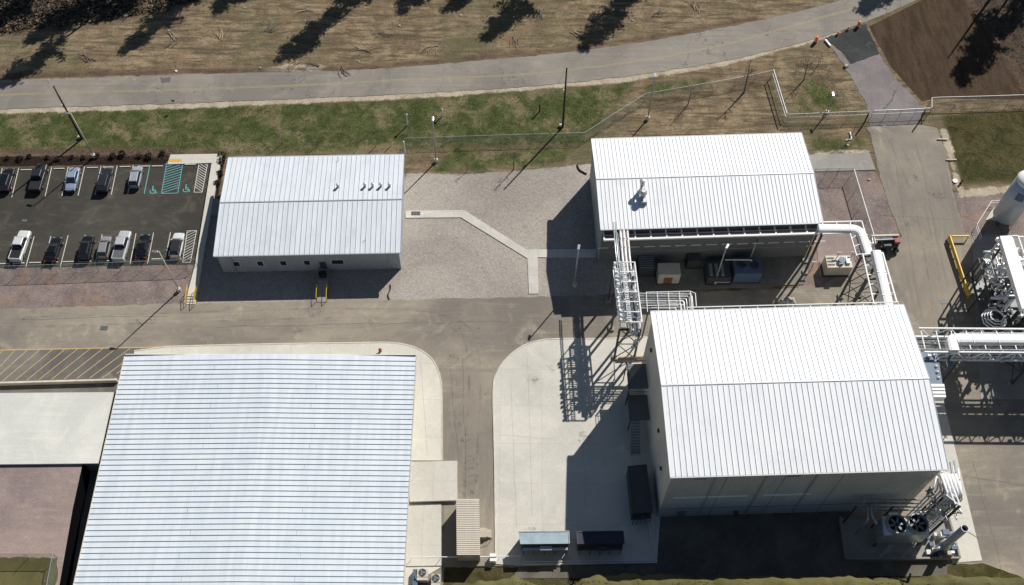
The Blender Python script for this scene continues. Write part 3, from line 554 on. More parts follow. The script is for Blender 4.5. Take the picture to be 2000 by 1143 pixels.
# south edge grass on an added bank, raised to catch the sun
bk = MB(); n = 230; rows = []; from mathutils import noise as mno
def bank_z(x, v): return 5.5+.4*mno.noise(Vector((x*.13, v*.2, 1)))+.28*mno.noise(Vector((x*.6, v*.6, 5)))+.14*mno.noise(Vector((x*1.7, v*1.7, 9)))
offs = [-1.0, -.5, 0, .6, 1.2, 1.8, 2.4, 3.2, 4.2, 5.5, 7.5, 11, 17, 24]; prof = [0, .45, .8, .95, 1, 1, 1, 1, 1, 1, 1.02, 1.02, .5, 0]
for i in range(n+1):
    x = -10+i/n*104; yc = 38.6+.55*mno.noise(Vector((x*.22, 3, 0)))+.35*mno.noise(Vector((x*.9, 7, 0)))
    if x < 0: yc -= .5+.12*abs(x)
    if 0 < x < 11: yc -= 1.7*math.sin(x/11*math.pi)
    e = max(0, min(1, i/n/.05, (1-i/n)/.07)); rows.append([(x, yc-o_, bank_z(x, o_)*p_*e-.05) for o_, p_ in zip(offs, prof)])
vs = [p for r in rows for p in r]; k = len(offs); bk.add(vs, [(i*k+j, i*k+j+1, (i+1)*k+j+1, (i+1)*k+j) for i in range(n) for j in range(k-1)])
o = bk.build('added_grass_bank', M_TERG, smooth=True); o.data.flip_normals(); struct(o)
def inside(p, q):
    c = False; n_ = len(q)
    for i in range(n_):
        a, b = q[i], q[(i+1) % n_]
        if (a[1] > p[1]) != (b[1] > p[1]) and p[0] < (b[0]-a[0])*(p[1]-a[1])/(b[1]-a[1])+a[0]: c = not c
    return c
def tufts(name, pxpolys, n_, cols, size, zf=lambda x, y: -.04, world=False, thr=None, seed=1):
    rnd = random.Random(seed); m = MB(); polys = pxpolys if world else [PP(q) for q in pxpolys]; area = []
    for q in polys: xs_ = [p[0] for p in q]; ys_ = [p[1] for p in q]; area.append((min(xs_), max(xs_), min(ys_), max(ys_)))
    tot = sum((a[1]-a[0])*(a[3]-a[2]) for a in area)
    for q, a in zip(polys, area):
        for i in range(int(n_*(a[1]-a[0])*(a[3]-a[2])/tot)):
            x, y = rnd.uniform(a[0], a[1]), rnd.uniform(a[2], a[3])
            if not inside((x, y), q) or (thr is not None and mno.noise(Vector((x*.25, y*.25, seed)))+.5*mno.noise(Vector((x*.9, y*.9, seed))) < thr): continue
            h = size*rnd.uniform(.35, 1.0); w_ = size*rnd.uniform(.5, 1.1); z = zf(x, y); mi = rnd.randrange(len(cols))
            for k_ in range(3): b_ = rnd.uniform(0, 3.14); dx, dy = math.cos(b_)*w_, math.sin(b_)*w_; lx, ly = rnd.uniform(-1, 1)*size*1.5, rnd.uniform(-1, 1)*size*1.5; m.add([(x-dx, y-dy, z), (x+dx, y+dy, z), (x+lx+dx*.6, y+ly+dy*.6, z+h), (x+lx-dx*.6, y+ly-dy*.6, z+h)], [(0, 1, 2, 3)], mi)
    o_ = m.build(name, cols, origin=(0, 0, 0)); o_['kind'] = 'stuff'; o_['label'] = {'lawn_grass': 'short patchy green grass on the lawn below the public road', 'dry_grass': 'dry straw-coloured grass and weeds on the cleared ground', 'bank_grass': 'olive grass on the added bank along the lower edge', 'brush': 'dark twiggy brush at the woodland edge'}[name]; o_['category'] = 'grass'
    return o_
G1, G2, G3 = mat('blade_green', (.065, .09, .03), 1), mat('blade_olive', (.125, .14, .05), 1), mat('blade_straw', (.40, .32, .20), 1); G4 = mat('blade_brown', (.24, .18, .115), 1)
tufts('lawn_grass', [[(-60, 222), (400, 212), (800, 196), (1130, 180), (1250, 168), (1140, 268), (800, 280), (430, 300), (-60, 296)], [(1540, 130), (1600, 100), (1660, 200), (1680, 225), (1550, 225)], [(1845, 225), (2050, 205), (2050, 345), (1885, 352)]], 24000, [G1, G1, G1, G2, G2, G2, G2, G3], .06)
tufts('dry_grass', [[(-60, -40), (1500, -40), (1460, 30), (1300, 62), (1100, 90), (900, 108), (700, 124), (500, 130), (200, 138), (-60, 146)], [(1255, 170), (1500, 128), (1540, 240), (1570, 300), (1140, 300), (1150, 255)], [(800, 288), (1140, 282), (1120, 318), (850, 330), (800, 325)], [(340, 290), (800, 292), (800, 300), (440, 305)], [(1545, 240), (1690, 240), (1700, 298), (1580, 300)]], 30000, [G3, G3, G3, G4], .055, thr=-.12, seed=2)
tufts('brush', [[(-60, -60), (480, -60), (380, 0), (240, 36), (120, 50), (-60, 74)]], 7000, [G4, mat('twig_dark', (.05, .04, .03), 1), mat('twig_mid', (.12, .09, .065), 1)], .3, seed=4)
tufts('bank_grass', [[(0.2, 30), (93, 30), (93, 37.5), (0.2, 37.5)]], 26000, [G2, G2, mat('blade_dry_olive', (.20, .165, .075), 1)], .06, zf=lambda x, y: bank_z(x, 38.6-y)*(1 if y > 31 else 1)-.12, world=True, seed=6)
#PART2
# ------------------------------------------------------------------ site cabin (tan ribbed roof) and dock things
tc = PP([(891, 975), (936, 975), (938, 1084), (892, 1084)], 2.9); root = thing('site_cabin', 'tan ribbed-roof site cabin with small side steps beside the concrete dock', 'cabin', P(915, 1040))
MB().prism([tc[0]+Vector((.05, -.05, 0)), tc[1]+Vector((-.05, -.05, 0)), tc[2]+Vector((-.05, .05, 0)), tc[3]+Vector((.05, .05, 0))], .1, 2.85).build('wall', M_WALLT, root)
ro = MB().prism(tc, 2.85, 2.95).build('roof', M_RF4, root); m = MB()
for i in range(1, 30): t = i/30; m.beam(tc[0].lerp(tc[3], t)+Vector((0, 0, .07)), tc[1].lerp(tc[2], t)+Vector((0, 0, .07)), .045, .05)
m.build('roof_ribbing', M_SEAM4, ro)
m = MB(); a = tc[3].lerp(tc[2], .5); m.beam(Vector((a.x-.6, a.y-.0, 2.2)), Vector((a.x+.6, a.y-.0, 2.2)), .12, .3); m.build('sign_plate', M_WHT, root)
s0 = P(946, 1052); root = thing('side_steps', 'small timber steps against the east side of the tan-roofed site cabin', 'steps', s0)
for k in range(3): MB().box((s0.x+.35-.28*k+.5, s0.y+.6, .05), (.3, 1.1, .25+.22*k)).build('step', M_SEAM4, root)
m = MB(); m.box((s0.x-.15, s0.y+.6, .05), (.9, 1.3, .75)); m.build('landing', M_SEAM4, root)
m = MB(); m.tube([Vector((s0.x+1.1, s0.y-.05, 0)), Vector((s0.x+1.1, s0.y-.05, 1)), Vector((s0.x-.4, s0.y-.05, 1.75))], .035, 6); m.build('handrail', M_CREAM, root)
# equipment containers, kerb pipe
def container(name, label, px, z, mats, group=None):
    q = PP(px, z); c = sum(q, Vector())/4; root = thing(name, label, 'equipment box', (c.x, c.y, 0), group)
    MB().prism([c+(p-c)*.97 for p in q], .15, z-.08).build('body', mats[1], root)
    r = MB().prism(q, z-.08, z+.04).build('roof', mats[0], root)
    m = MB(); m.beam(q[0]+Vector((0, 0, .07)), q[1]+Vector((0, 0, .07)), .12, .08); m.beam(q[1]+Vector((0, 0, .07)), q[2]+Vector((0, 0, .07)), .12, .08); m.beam(q[3]+Vector((0, 0, .07)), q[0]+Vector((0, 0, .07)), .12, .08); m.build('roof_trim', M_ALU if mats[0] is M_LBLUE else M_DARK, r)
    m = MB(); a, b = q[3].lerp(q[2], .03), q[3].lerp(q[2], .97); m.beam(a+Vector((0, -.4, -.9)), b+Vector((0, -.4, -.9)), .35, .08); m.build('ledge', M_ALU if mats[0] is M_LBLUE else M_DARK, root)
    a, b = q[3].lerp(q[2], .4), q[3].lerp(q[2], .64); m = MB(); m.beam(a+Vector((0, -.35, -.75)), b+Vector((0, -.35, -.75)), .6, .35); m.build('control_box', M_ALU if mats[0] is M_LBLUE else M_DARK, root)
    for k in range(5): x = q[3].lerp(q[2], .06+.22*k); m = MB(); m.beam(Vector((x.x, x.y-.55, .1)), Vector((x.x, x.y-.55, z-.95)), .08); m.build('support_leg', M_DARK, root)
    return root
container('equipment_container', 'pale blue-grey equipment container with sunlit roof at the foot of the concrete pad', [(1013, 1039), (1111, 1038), (1112, 1062), (1017, 1063)], 3.0, (M_LBLUE, M_DARK))
container('equipment_container', 'dark shaded equipment container right of the pale blue one', [(1127, 1039), (1217, 1038), (1219, 1062), (1128, 1063)], 3.0, (M_NAVY, M_DARK))  # hall shade put into the deeper navy and dark trim
container('storage_container', 'long dark container in shade against the west wall of the process hall', [(1226, 912), (1262, 908), (1274, 1000), (1236, 1004)], 2.9, (M_DARK, M_DARK))
for k, (off, lab) in enumerate(((0, 'outer'), (.45, 'inner'))):
    m = MB(); pts = [P(1272-off*12, 1012, .35), P(1283-off*12, 1099-off*10, .35), P(1020, 1102-off*10, .35)]; m.tube(pts, .07, 6)
    o = m.build('kerb_rail', M_WHT); tag(o, lab+' of the two low grey rails bordering the shaded corner of the concrete pad', 'rail')
    for j in range(9):
        t = j/8; q = pts[1].lerp(pts[2], t); mm = MB(); mm.tube([Vector((q.x, q.y, .1)), q], .04, 5); mm.build('support', M_GALV, o)
# white box, air conditioners
p = P(963, 1093); root = thing('meter_cabinet', 'small white utility cabinet on the lane beside the white rail fence', 'cabinet', p); MB().box((p.x, p.y, .08), (.75, 1.0, .9)).build('body', M_WHT, root, bevel=.03); MB().box((p.x, p.y, 0), (.9, 1.15, .08)).build('plinth', M_KERB, root)
MB().box((p.x, p.y, .981), (.82, 1.06, .04)).build('lid', M_WHT, root)
for (px, py, w_, lab) in ((826, 1127, 1.45, 'larger grey-green air conditioner with round fan beside the warehouse'), (852, 1138, 1.2, 'smaller grey-green air conditioner partly under the lower edge, right of the larger')):
    p = P(px, py); root = thing('air_conditioner', lab, 'air conditioner', p); MB().box((p.x, p.y, .1), (w_, 1.6, 1.1)).build('body', M_CREAM, root, bevel=.04)
    m = MB(); m.lathe((p.x, p.y+.25, 1.2), [(.52, 0), (.52, .05), (.42, .06), (.42, .01)], 20); f = m.build('fan', M_DARK, root)
    m = MB()
    for k in range(3): a = k*R(120); m.beam(Vector((p.x, p.y+.25, 1.24)), Vector((p.x+.4*math.cos(a), p.y+.25+.4*math.sin(a), 1.24)), .16, .02)
    m.build('blade', M_GREY, f); m = MB(); m.beam(Vector((p.x-w_/2, p.y-.35, 1.22)), Vector((p.x+w_/2, p.y-.35, 1.22)), .04, .03); m.build('seam', M_DARK, root)
p = P(812, 1132); tag(MB().box((p.x, p.y, .1), (.7, 2.2, .9)).box((p.x+.1, p.y, 1.0), (.3, .5, .2)).build('pump_unit', M_BLUE), 'blue-grey pump unit between the warehouse wall and the air conditioners', 'pump')
# ------------------------------------------------------------------ poles
def light_pole(h, label, px, rz=0, arm=.9, group='light poles round the site'):
    o = P(*px); root = thing('light_pole', label, 'light pole', o, group)
    MB().lathe(o, [(.34, 0), (.34, .7), (.3, .75)], 14).build('base', M_KERB, root, smooth=False)
    MB().tube([o+Vector((0, 0, .7)), o+Vector((0, 0, h))], [.13, .085], 8).build('pole', M_CREAM if h > 10.9 else M_GALV, root, smooth=True)
    d = Vector((math.cos(rz), math.sin(rz), 0)); q = o+Vector((0, 0, h)); m = MB(); m.tube([q-Vector((0, 0, .1)), q+d*arm], .045, 6); m.build('arm', M_GALV, root)
    m = MB(); m.beam(q+d*(arm-.35), q+d*(arm+.55), .36, .14); hd = m.build('lamp_head', M_CHROME, root, bevel=.03); m = MB(); m.beam(q+d*(arm-.2)-Vector((0, 0, .085)), q+d*(arm+.4)-Vector((0, 0, .085)), .26, .02); m.build('lens', M_WHT, hd)
    return root
light_pole(11.0, 'tall light pole standing in the mulch bed at the top edge of the parking lot', (184, 307), R(170), .7)
light_pole(11.0, 'light pole in the reddish gravel south of the parking lot fence', (350, 568), R(175), .5)
light_pole(10.5, 'light pole on the dry grass just north-east of the office building', (852, 316), R(90), .25)
light_pole(10.6, 'light pole inside the fence bend, north of the plant building', (1265, 233), R(90), .25)
light_pole(10.3, 'light pole standing in the shadow west of the plant building', (1122, 558), R(80), .25)
light_pole(9.6, 'leaning-looking light pole between the two big white-roofed buildings, left one', (1396, 553), R(60), .5)
light_pole(6.5, 'shorter light pole between the two big white-roofed buildings, right one', (1460, 520), R(60), .3)
light_pole(4.6, 'short light pole by the fence north-east of the plant building', (1614, 222), R(90), .25)
for px, h, lab in (((160, 271), 13.0, 'dark timber utility pole on the lawn above the parking lot'), ((1099, 248), 14.4, 'dark timber utility pole on the lawn between the two northern buildings')):
    o = P(*px); root = thing('utility_pole', lab, 'utility pole', o, 'timber utility poles'); MB().tube([o, o+Vector((0, 0, h))], [.2, .12], 8).build('pole', M_WOOD, root, smooth=True)
    m = MB(); m.tube([o+Vector((-.22, 0, h*.62)), o+Vector((-.22, 0, h*.62+.5))], .13, 8); m.build('insulator', M_WHT, root); m = MB(); m.tube([o+Vector((.1, .1, h-.1)), o+Vector((.1, .1, h+.15))], .06, 6); m.build('pole_cap', M_GALV, root)
    m = MB(); m.box(o+Vector((-.38, .15, 0)), (.45, .4, .5)); m.build('ground_box', M_CREAM, root)
for (b, h, lab) in (((796, 245), 2.6, 'short white-capped lamp post just above the office building corner'), ((864, 227), 1.5, 'shortest white-capped lamp post alone on the lawn')):
    o = P(*b); root = thing('bollard_light', lab, 'lamp post', o, 'short capped lamp posts'); MB().tube([o, o+Vector((0, 0, h))], .11, 8).build('post', M_WHT, root); MB().lathe(o+Vector((0, 0, h)), [(.1, 0), (.24, .08), (.24, .18), (.04, .34)], 12).build('lamp_head', M_GALV, root)
for b, lab in (((734, 286), 'left of the two thin white marker posts above the office roof'), ((764, 285), 'right of the two thin white marker posts above the office roof')):
    o = P(*b); tag(MB().tube([o, o+Vector((0, 0, 1.6))], .07, 8).build('marker_post', M_GALV), lab, 'post')
o = P(792, 303); tag(MB().tube([o, o+Vector((0, 0, 3.6))], .12, 8).build('marker_post', M_WHT), 'tall white post at the north-east corner of the office building', 'post')
o = P(1054, 218); tag(MB().tube([o, o+Vector((0, 0, 1.9))], .13, 8).build('stump_post', M_WOOD), 'short dark timber post alone on the lawn left of the tall utility pole', 'post')
o = P(345, 212); root = thing('road_sign', 'small grey-green road sign leaning at the lower edge of the public road', 'sign', o)
MB().tube([o, o+Vector((-.15, .05, 2.2))], .035, 6).build('post', M_GALV, root); m = MB(); m.beam(o+Vector((-.42, .05, 1.95)), o+Vector((.12, .05, 1.95)), .03, .5); m.build('sign_panel', M_GREY, root)
def hydrant(px, lab, m_=None):
    o = P(*px); root = thing('fire_hydrant', lab, 'hydrant', o); MB().lathe(o, [(.24, .1), (.24, .16), (.16, .18), (.16, .75), (.2, .78), (.12, .92), (.04, 1.0)], 12).build('barrel', m_ or M_RED, root)
    MB().tube([o+Vector((-.28, 0, .55)), o+Vector((.28, 0, .55))], .08, 8).build('nozzle', m_ or M_RED, root)
hydrant((743, 687), 'red hydrant on the concrete strip north of the blue-roofed warehouse')
hydrant((1877, 357), 'dark red hydrant beside a round white cover east of the road', M_RUST)
o = P(1865, 354); root = thing('round_cover', 'round white chamber cover with dark centre beside the east road', 'cover', o); MB().lathe(o, [(.42, 0), (.42, .12), (.38, .14)], 20).build('lid', M_WHT, root); MB().lathe(o+Vector((0, 0, .14)), [(.1, 0), (.1, .03)], 10).build('cap', M_DARK, root)
# barrels by the new driveway
for i, (px, s_, lab) in enumerate((((1593, 82), 1.0, 'orange traffic barrel at the road edge, left of the dark new driveway'), ((1676, 52), 1.0, 'orange traffic barrel at the road edge, right end of the dark new driveway'), ((1636, 68), .55, 'small dark orange post at the left part of the new driveway mouth'), ((1656, 58), .55, 'small dark orange post near the middle of the new driveway mouth'))):
    o = P(*px); root = thing('traffic_barrel', lab, 'traffic barrel', o, 'barrels at the driveway'); rr = .33*s_
    MB().lathe(o, [(rr*1.2, 0), (rr*1.2, .08), (rr, .1), (rr*.9, 1.25*s_), (rr*.5, 1.3*s_)], 14).build('drum', M_ORG, root)
    for z in (.35, .8): MB().lathe(o+Vector((0, 0, z*s_)), [(rr*1.03, 0), (rr*1.0, .18*s_)], 14).build('white_band', M_WHT, root)
# ------------------------------------------------------------------ fences
def fence(label, pts, h=1.9, sp=3.2, post=M_GALV, rail=M_GALV, rr=.035, mesh=True, mid=False, lean=0.0, cat='fence', name='chain_link_fence', grp=None, pr=.035):
    pts = [Vector((p.x, p.y, p.z)) for p in pts]; root = thing(name, label, cat, pts[0], grp); up = Vector((0, 0, h))
    for i in range(len(pts)-1):
        a, b = pts[i], pts[i+1]; n = max(1, round((b-a).length/sp)); nn = Vector((-(b-a).y, (b-a).x, 0)).normalized()
        m = MB(); m.tube([a+up, b+up], rr, 6); m.build('top_rail', rail, root)
        if mid: m = MB(); m.tube([a+up*.55, b+up*.55], rr*.8, 6); m.build('middle_rail', rail, root)
        for k in range(n+(1 if i == len(pts)-2 else 0)):
            p = a.lerp(b, k/n); m = MB(); m.tube([p, p+up] if not lean else [p, p+up*.85, p+up*1.12+nn*lean], pr, 6); m.build('post', post, root)
        if mesh: m = MB(); m.add([a, b, b+up, a+up], [(0, 1, 2, 3)]); m.build('mesh_panel', M_LINK, root)
    return root
fence('chain-link fence with leaning post tops between the parking lot and the reddish gravel', [P(-260, 545), P(0, 536), P(150, 531), P(365, 523), P(387, 521)], 2.3, 3.3, M_GREY, lean=.3)
fence('chain-link fence crossing the lawn east of the office building, bending up to the road', [P(792, 284), P(940, 279), P(1141, 273), P(1259, 197), P(1435, 167), P(1506, 152)], 1.9, 3.3, mid=False)
fence('fence corner with thick white pipe rails north of the plant building', [P(1506, 151), P(1532, 237)], 2.0, 2.9, M_WHT, M_WHT, .09, mid=True)
fence('chain-link fence from the white-railed corner to the vehicle gate', [P(1536, 238), P(1615, 235), P(1692, 232)], 2.0, 3.3, mid=True)
fence('chain-link vehicle gate closing the gravel driveway', [P(1700, 231), P(1755, 229), P(1812, 226)], 2.0, 2.6, M_WOOD, M_GALV, .05, mid=True, cat='gate', name='vehicle_gate')
for px, lab in (((1677, 256), 'left dark timber gate post of the vehicle gate'), ((1787, 250), 'right dark timber gate post of the vehicle gate')):
    o = P(*px)+Vector((1.2, 1.6, 0)); tag(MB().tube([o, o+Vector((0, 0, 2.7))], .13, 8).build('gate_post', M_WOOD), lab, 'post')
fence('white-railed chain-link fence running right from the vehicle gate', [P(1812, 226), P(1812, 207), P(1826, 206), P(1905, 204), P(2000, 201), P(2300, 196)], 2.1, 3.0, M_GALV, M_WHT, .06)
fence('chain-link enclosure east of the plant building, dark front rails', [P(1586, 347), P(1632, 346), P(1660, 346)], 2.4, 2.6, M_DARK, M_GREY, .04, lean=-.3)
fence('white-railed fence side of the enclosure east of the plant building', [P(1660, 346), P(1697, 470), P(1702, 492)], 2.3, 3.0, M_GALV, M_WHT, .085, mid=False)
fence('fence along the edge of the raised gravel terrace, lower left', [P(-300, 1104, TZ), P(0, 1090, TZ), P(113, 1090, TZ), P(103, 1143, TZ), P(92, 1230, TZ)], 1.9, 3.3, M_GREY, M_GALV, lean=-.3)
fence('thin white rail fence crossing the lane foot beside the site cabin', [P(803, 1094), P(860, 1093), P(975, 1092), P(1016, 1091)], 1.1, 3.5, M_WHT, M_WHT, .07, mesh=False)
fence('white guard rails round the small slab beside the tall silver silo', [P(1912, 470), P(1903, 446), P(1932, 400), P(1990, 398)], 1.1, 2.0, M_WHT, M_WHT, .05, mid=True, mesh=False, name='guard_rail', cat='rail')
struct(MB().sheet(PP([(1925, 430), (1940, 406), (1975, 404), (1950, 432)]), .05).build('small_slab', M_CONC))
root = fence('long thick yellow guard rail beside the east road', [P(1851, 467), P(1870, 525), P(1889, 583)], .95, 2.2, M_YEL, M_YEL, .18, mesh=False, name='guard_rail', cat='rail', pr=.1); m = MB(); m.tube([P(1853, 462, .5), P(1890, 578, .5)], .2, 8); m.build('lower_rail', M_YEL, root)
fence('short yellow guard rail joining the long yellow one at its top end', [P(1855, 468), P(1888, 468)], .95, 2.2, M_YEL, M_YEL, .18, mesh=False, name='guard_rail', cat='rail', pr=.1)
for i, (px, py) in enumerate(((1845, 272), (1862, 312))):
    tag(MB().beam(P(px-14, py, .15), P(px+6, py, .15), .16, .18).build('wheel_block', M_CREAM), ('upper' if i == 0 else 'lower')+' white timber block on the sandy east edge of the road', 'block')
# ------------------------------------------------------------------ cars
def car(name, label, kind, col, pos, rz, L_=4.7, Wd=1.85, Ht=1.5, roofcol=None, bedcol=None, cat='car'):
    mp = mat('car_paint_%s' % label.split()[0].replace('-', '_')+str(round(col[0], 2)), col, .28, .25, var=.06, coat=.6)
    mr = roofcol or mp; root = thing(name, label, cat, (0, 0, 0), 'vehicles in the parking lot'); h2 = L_/2; w2 = Wd/2; belt = .95 if kind in ('sedan', 'hatch') else (1.05 if kind == 'suv' else 1.12)
    if kind == 'sedan': st = [(-h2, .8, .72), (-h2+.12, .92, .86), (-h2+.6, .97, .98), (-.9, 1, belt), (.7, 1, belt), (1.0, .99, .93), (h2-.5, .95, .8), (h2-.12, .88, .66), (h2, .78, .55)]; cab = [(-h2+.95, -1.05), (.25, 1.15)]
    elif kind == 'suv' or kind == 'hatch': st = [(-h2, .86, .8), (-h2+.1, .95, 1.0), (-1, 1, belt), (.8, 1, belt), (1.1, .99, 1.02), (h2-.45, .95, .92), (h2-.1, .88, .75), (h2, .8, .6)]; cab = [(-h2+.12, -h2+.5), (.35, 1.1)]
    else: st = [(-h2, .9, 1.0), (-h2+.05, .97, 1.1), (-.6, .99, belt), (.9, .99, belt), (1.25, .99, 1.1), (h2-.4, .96, 1.02), (h2-.1, .9, .85), (h2, .82, .65)]; cab = [(-.75, -.6), (.85, 1.45)]
    vs = []; zb = .3
    for y, wf, zt in st:
        w = w2*wf; vs += [(-w*.96, y, zb), (-w, y, (zb+zt)/2), (-w*.97, y, zt-.1), (-w*.84, y, zt), (0, y, zt+.035), (w*.84, y, zt), (w*.97, y, zt-.1), (w, y, (zb+zt)/2), (w*.96, y, zb)]
    n = 9; b = MB(); fs = [(i*n+k+1, i*n+k, (i+1)*n+k, (i+1)*n+k+1) for i in range(len(st)-1) for k in range(n-1)]+[(i*n, i*n+n-1, (i+1)*n+n-1, (i+1)*n) for i in range(len(st)-1)]+[tuple(range(n)), tuple(range((len(st)-1)*n, len(st)*n))[::-1]]
    b.add(vs, fs); b.build('body', mp, root, smooth=False)
    (yb0, yb1), (yf1, yf0) = cab; zr = Ht; wb, wt_ = w2*.9, w2*.74; zb_ = belt-.02
    base = [(-wb, yb0, zb_), (wb, yb0, zb_), (wb, yf0, zb_), (-wb, yf0, zb_)]; top = [(-wt_, yb1, zr-.03), (wt_, yb1, zr-.03), (wt_, yf1, zr-.03), (-wt_, yf1, zr-.03)]
    g = MB(); g.add(base+top, [(4, 5, 6, 7), (0, 1, 5, 4), (1, 2, 6, 5), (2, 3, 7, 6), (3, 0, 4, 7)]); g.build('windows', M_GLASS, root)
    r = MB(); ins = .0; r.add([(-wt_, yb1, zr-.03), (wt_, yb1, zr-.03), (wt_, yf1, zr-.03), (-wt_, yf1, zr-.03), (-wt_*.9, yb1+.08, zr+.03), (wt_*.9, yb1+.08, zr+.03), (wt_*.9, yf1-.08, zr+.03), (-wt_*.9, yf1-.08, zr+.03)], [(4, 5, 6, 7), (0, 1, 5, 4), (1, 2, 6, 5), (2, 3, 7, 6), (3, 0, 4, 7)]); ro = r.build('roof', mr, root)
    pl = MB()
    for i in range(4): pl.beam(Vector(base[i]), Vector(top[i]), .07, .07)
    for s_ in (-1, 1): pl.beam(Vector((s_*wb, (yb0+yf0)/2-.1, zb_)), Vector((s_*wt_, (yb1+yf1)/2-.1, zr-.02)), .07, .06)
    pl.build('cabin_frame', mp, root)
    if kind == 'pickup':
        y0, y1 = -h2+.12, -.85; t = MB(); bw = w2*.8; t.box((0, (y0+y1)/2, belt+.03), (bw*2, y1-y0, .035)); t.build('cargo_bed', bedcol or M_BLK, root)
        q = MB()
        for s_ in (-1, 1): q.box((s_*w2*.88, (y0+y1)/2, belt-.02), (.12, y1-y0+.1, .1))
        q.box((0, y0-.03, belt-.02), (bw*2, .1, .1)); q.build('bed_rail', mp, root)
    if kind == 'suv':
        for s_ in (-1, 1): q = MB(); q.box((s_*wt_*.82, (yb1+yf1)/2, zr+.04), (.05, (yf1-yb1)*.8, .05)); q.build('roof_rail', M_BLK if col[0] < .2 else M_GALV, ro)
    for s_ in (-1, 1):
        for y in (-L_*.3, L_*.31):
            c = Vector((s_*(w2-.1), y, .34)); wl = MB().tube([c-Vector((.12, 0, 0)), c+Vector((.12, 0, 0))], .34, 16).build('wheel', M_BLK, root); MB().tube([c+Vector((s_*.11, 0, 0)), c+Vector((s_*.135, 0, 0))], .2, 12).build('rim', M_CHROME, wl)
        q = MB(); q.box((s_*w2*.62, h2-.17, .66), (.36, .24, .14)); q.build('headlight', M_CHROME, root)
        q = MB(); q.box((s_*w2*.76, -h2+.06, .78), (.24, .16, .16)); q.build('tail_light', M_TAIL, root)
        q = MB(); q.box((s_*(w2+.08), yf0-.35, belt), (.2, .12, .13)); q.build('mirror', mp, root)
    q = MB(); q.box((0, h2-.02, .4), (Wd*.8, .12, .2)); q.build('bumper', M_BLK, root)
    root.location = pos; root.rotation_euler = (0, 0, rz); return root
CN = R(2); CS = R(182)
def gc(x, y): p = P(x/3.267, 270+y/3.267, .8); return Vector((p.x, p.y, .012))
car('sport_utility_car', 'black sport utility car at the far left of the upper parking row', 'suv', (.012, .012, .014), gc(42, 262), CN-.03, 4.8, 1.95, 1.7)
car('pickup_truck', 'dark grey pickup truck with open black bed in the upper parking row', 'pickup', (.035, .035, .04), gc(245, 248), CN-.03, 5.7, 2.0, 1.85, cat='pickup')
car('sedan_car', 'light blue sedan in the upper parking row', 'sedan', (.33, .42, .53), gc(460, 258), CS, 4.9, 1.85, 1.42)
car('sport_utility_car', 'dark charcoal sport utility car in the upper parking row between blue sedan and silver one', 'suv', (.03, .035, .045), gc(672, 263), CN-.05, 5.1, 1.98, 1.75)
car('compact_utility_car', 'small silver utility car in the upper parking row next to the accessible stalls', 'suv', (.42, .44, .48), gc(866, 243), CN, 4.4, 1.8, 1.62)
car('pickup_truck', 'white pickup truck with black bed cover at the left of the lower parking row', 'pickup', (.82, .82, .8), gc(128, 683), CN-.08, 5.8, 2.0, 1.85, cat='pickup')
car('sedan_car', 'black sedan next to the white pickup in the lower parking row', 'sedan', (.012, .013, .016), gc(342, 708), CN-.08, 4.8, 1.85, 1.42)
car('sport_utility_car', 'black utility car left of the small silver car in the lower parking row', 'suv', (.015, .018, .024), gc(550, 697), CN, 4.7, 1.9, 1.62)
car('compact_utility_car', 'small dusty silver car beside the silver pickup in the lower parking row', 'hatch', (.33, .32, .32), gc(666, 692), CN, 4.2, 1.75, 1.55)
car('pickup_truck', 'silver pickup truck with white cab in the middle of the lower parking row', 'pickup', (.60, .63, .64), gc(777, 683), CN-.06, 5.7, 2.0, 1.85, bedcol=mat('bed_liner_grey', (.12, .12, .12), .8), cat='pickup')
car('sedan_car', 'glossy black sedan just right of the silver pickup', 'sedan', (.01, .01, .012), gc(912, 688), CN-.02, 4.7, 1.85, 1.42)
car('hatchback_car', 'white car with black roof next to the white hatched lines, lower row', 'hatch', (.84, .84, .83), gc(1128, 678), CN-.03, 4.7, 1.85, 1.5, roofcol=M_BLK, bedcol=None)
# ------------------------------------------------------------------ steel towers and pipe racks
def tower_leg_pair(root, p, q, z, mt=M_DARK, br=True, w=.28):
    for a in (p, q):
        m = MB(); m.beam(Vector((a.x, a.y, 0)), Vector((a.x, a.y, z)), w); m.build('leg', mt, root); m = MB(); m.box((a.x, a.y, 0), (.8, .8, .35)); m.build('footing', M_CONC2, root)
    m = MB(); m.beam(Vector((p.x, p.y, z-.2)), Vector((q.x, q.y, z-.2)), .22, .25); m.build('cross_beam', mt, root)
    if br:
        k = max(2, int(z/3.6)); m = MB()
        for i in range(k):
            z0, z1 = z*i/k+.2, z*(i+1)/k
            m.beam(Vector((p.x, p.y, z0)), Vector((q.x, q.y, z1)), .1); m.beam(Vector((q.x, q.y, z0)), Vector((p.x, p.y, z1)), .1); m.beam(Vector((p.x, p.y, z1)), Vector((q.x, q.y, z1)), .12)
        m.build('bracing', mt, root)
def beamset(root, a, b, wdir, width, z, n, mt, w=.2, name='cross_beam'):
    "two chords with n cross beams"
    for s_ in (0, 1): m = MB(); o = wdir*width*s_+Vector((0, 0, z)); m.beam(a+o, b+o, w, w*1.2); m.build('chord', mt, root)
    for i in range(n+1): p = a.lerp(b, i/n)+Vector((0, 0, z)); m = MB(); m.beam(p, p+wdir*width, w*.75, w*.8); m.build(name, mt, root)
def diag(root, a, b, wdir, width, z, n, mt, w=.1):
    m = MB()
    for i in range(n):
        p, q = a.lerp(b, i/n), a.lerp(b, (i+1)/n); zz = Vector((0, 0, z))
        if i % 2: m.beam(p+zz, q+wdir*width+zz, w)
        else: m.beam(p+wdir*width+zz, q+zz, w)
    m.build('plan_bracing', mt, root)
X, Y, ZZ = Vector((1, 0, 0)), Vector((0, 1, 0)), Vector((0, 0, 1))
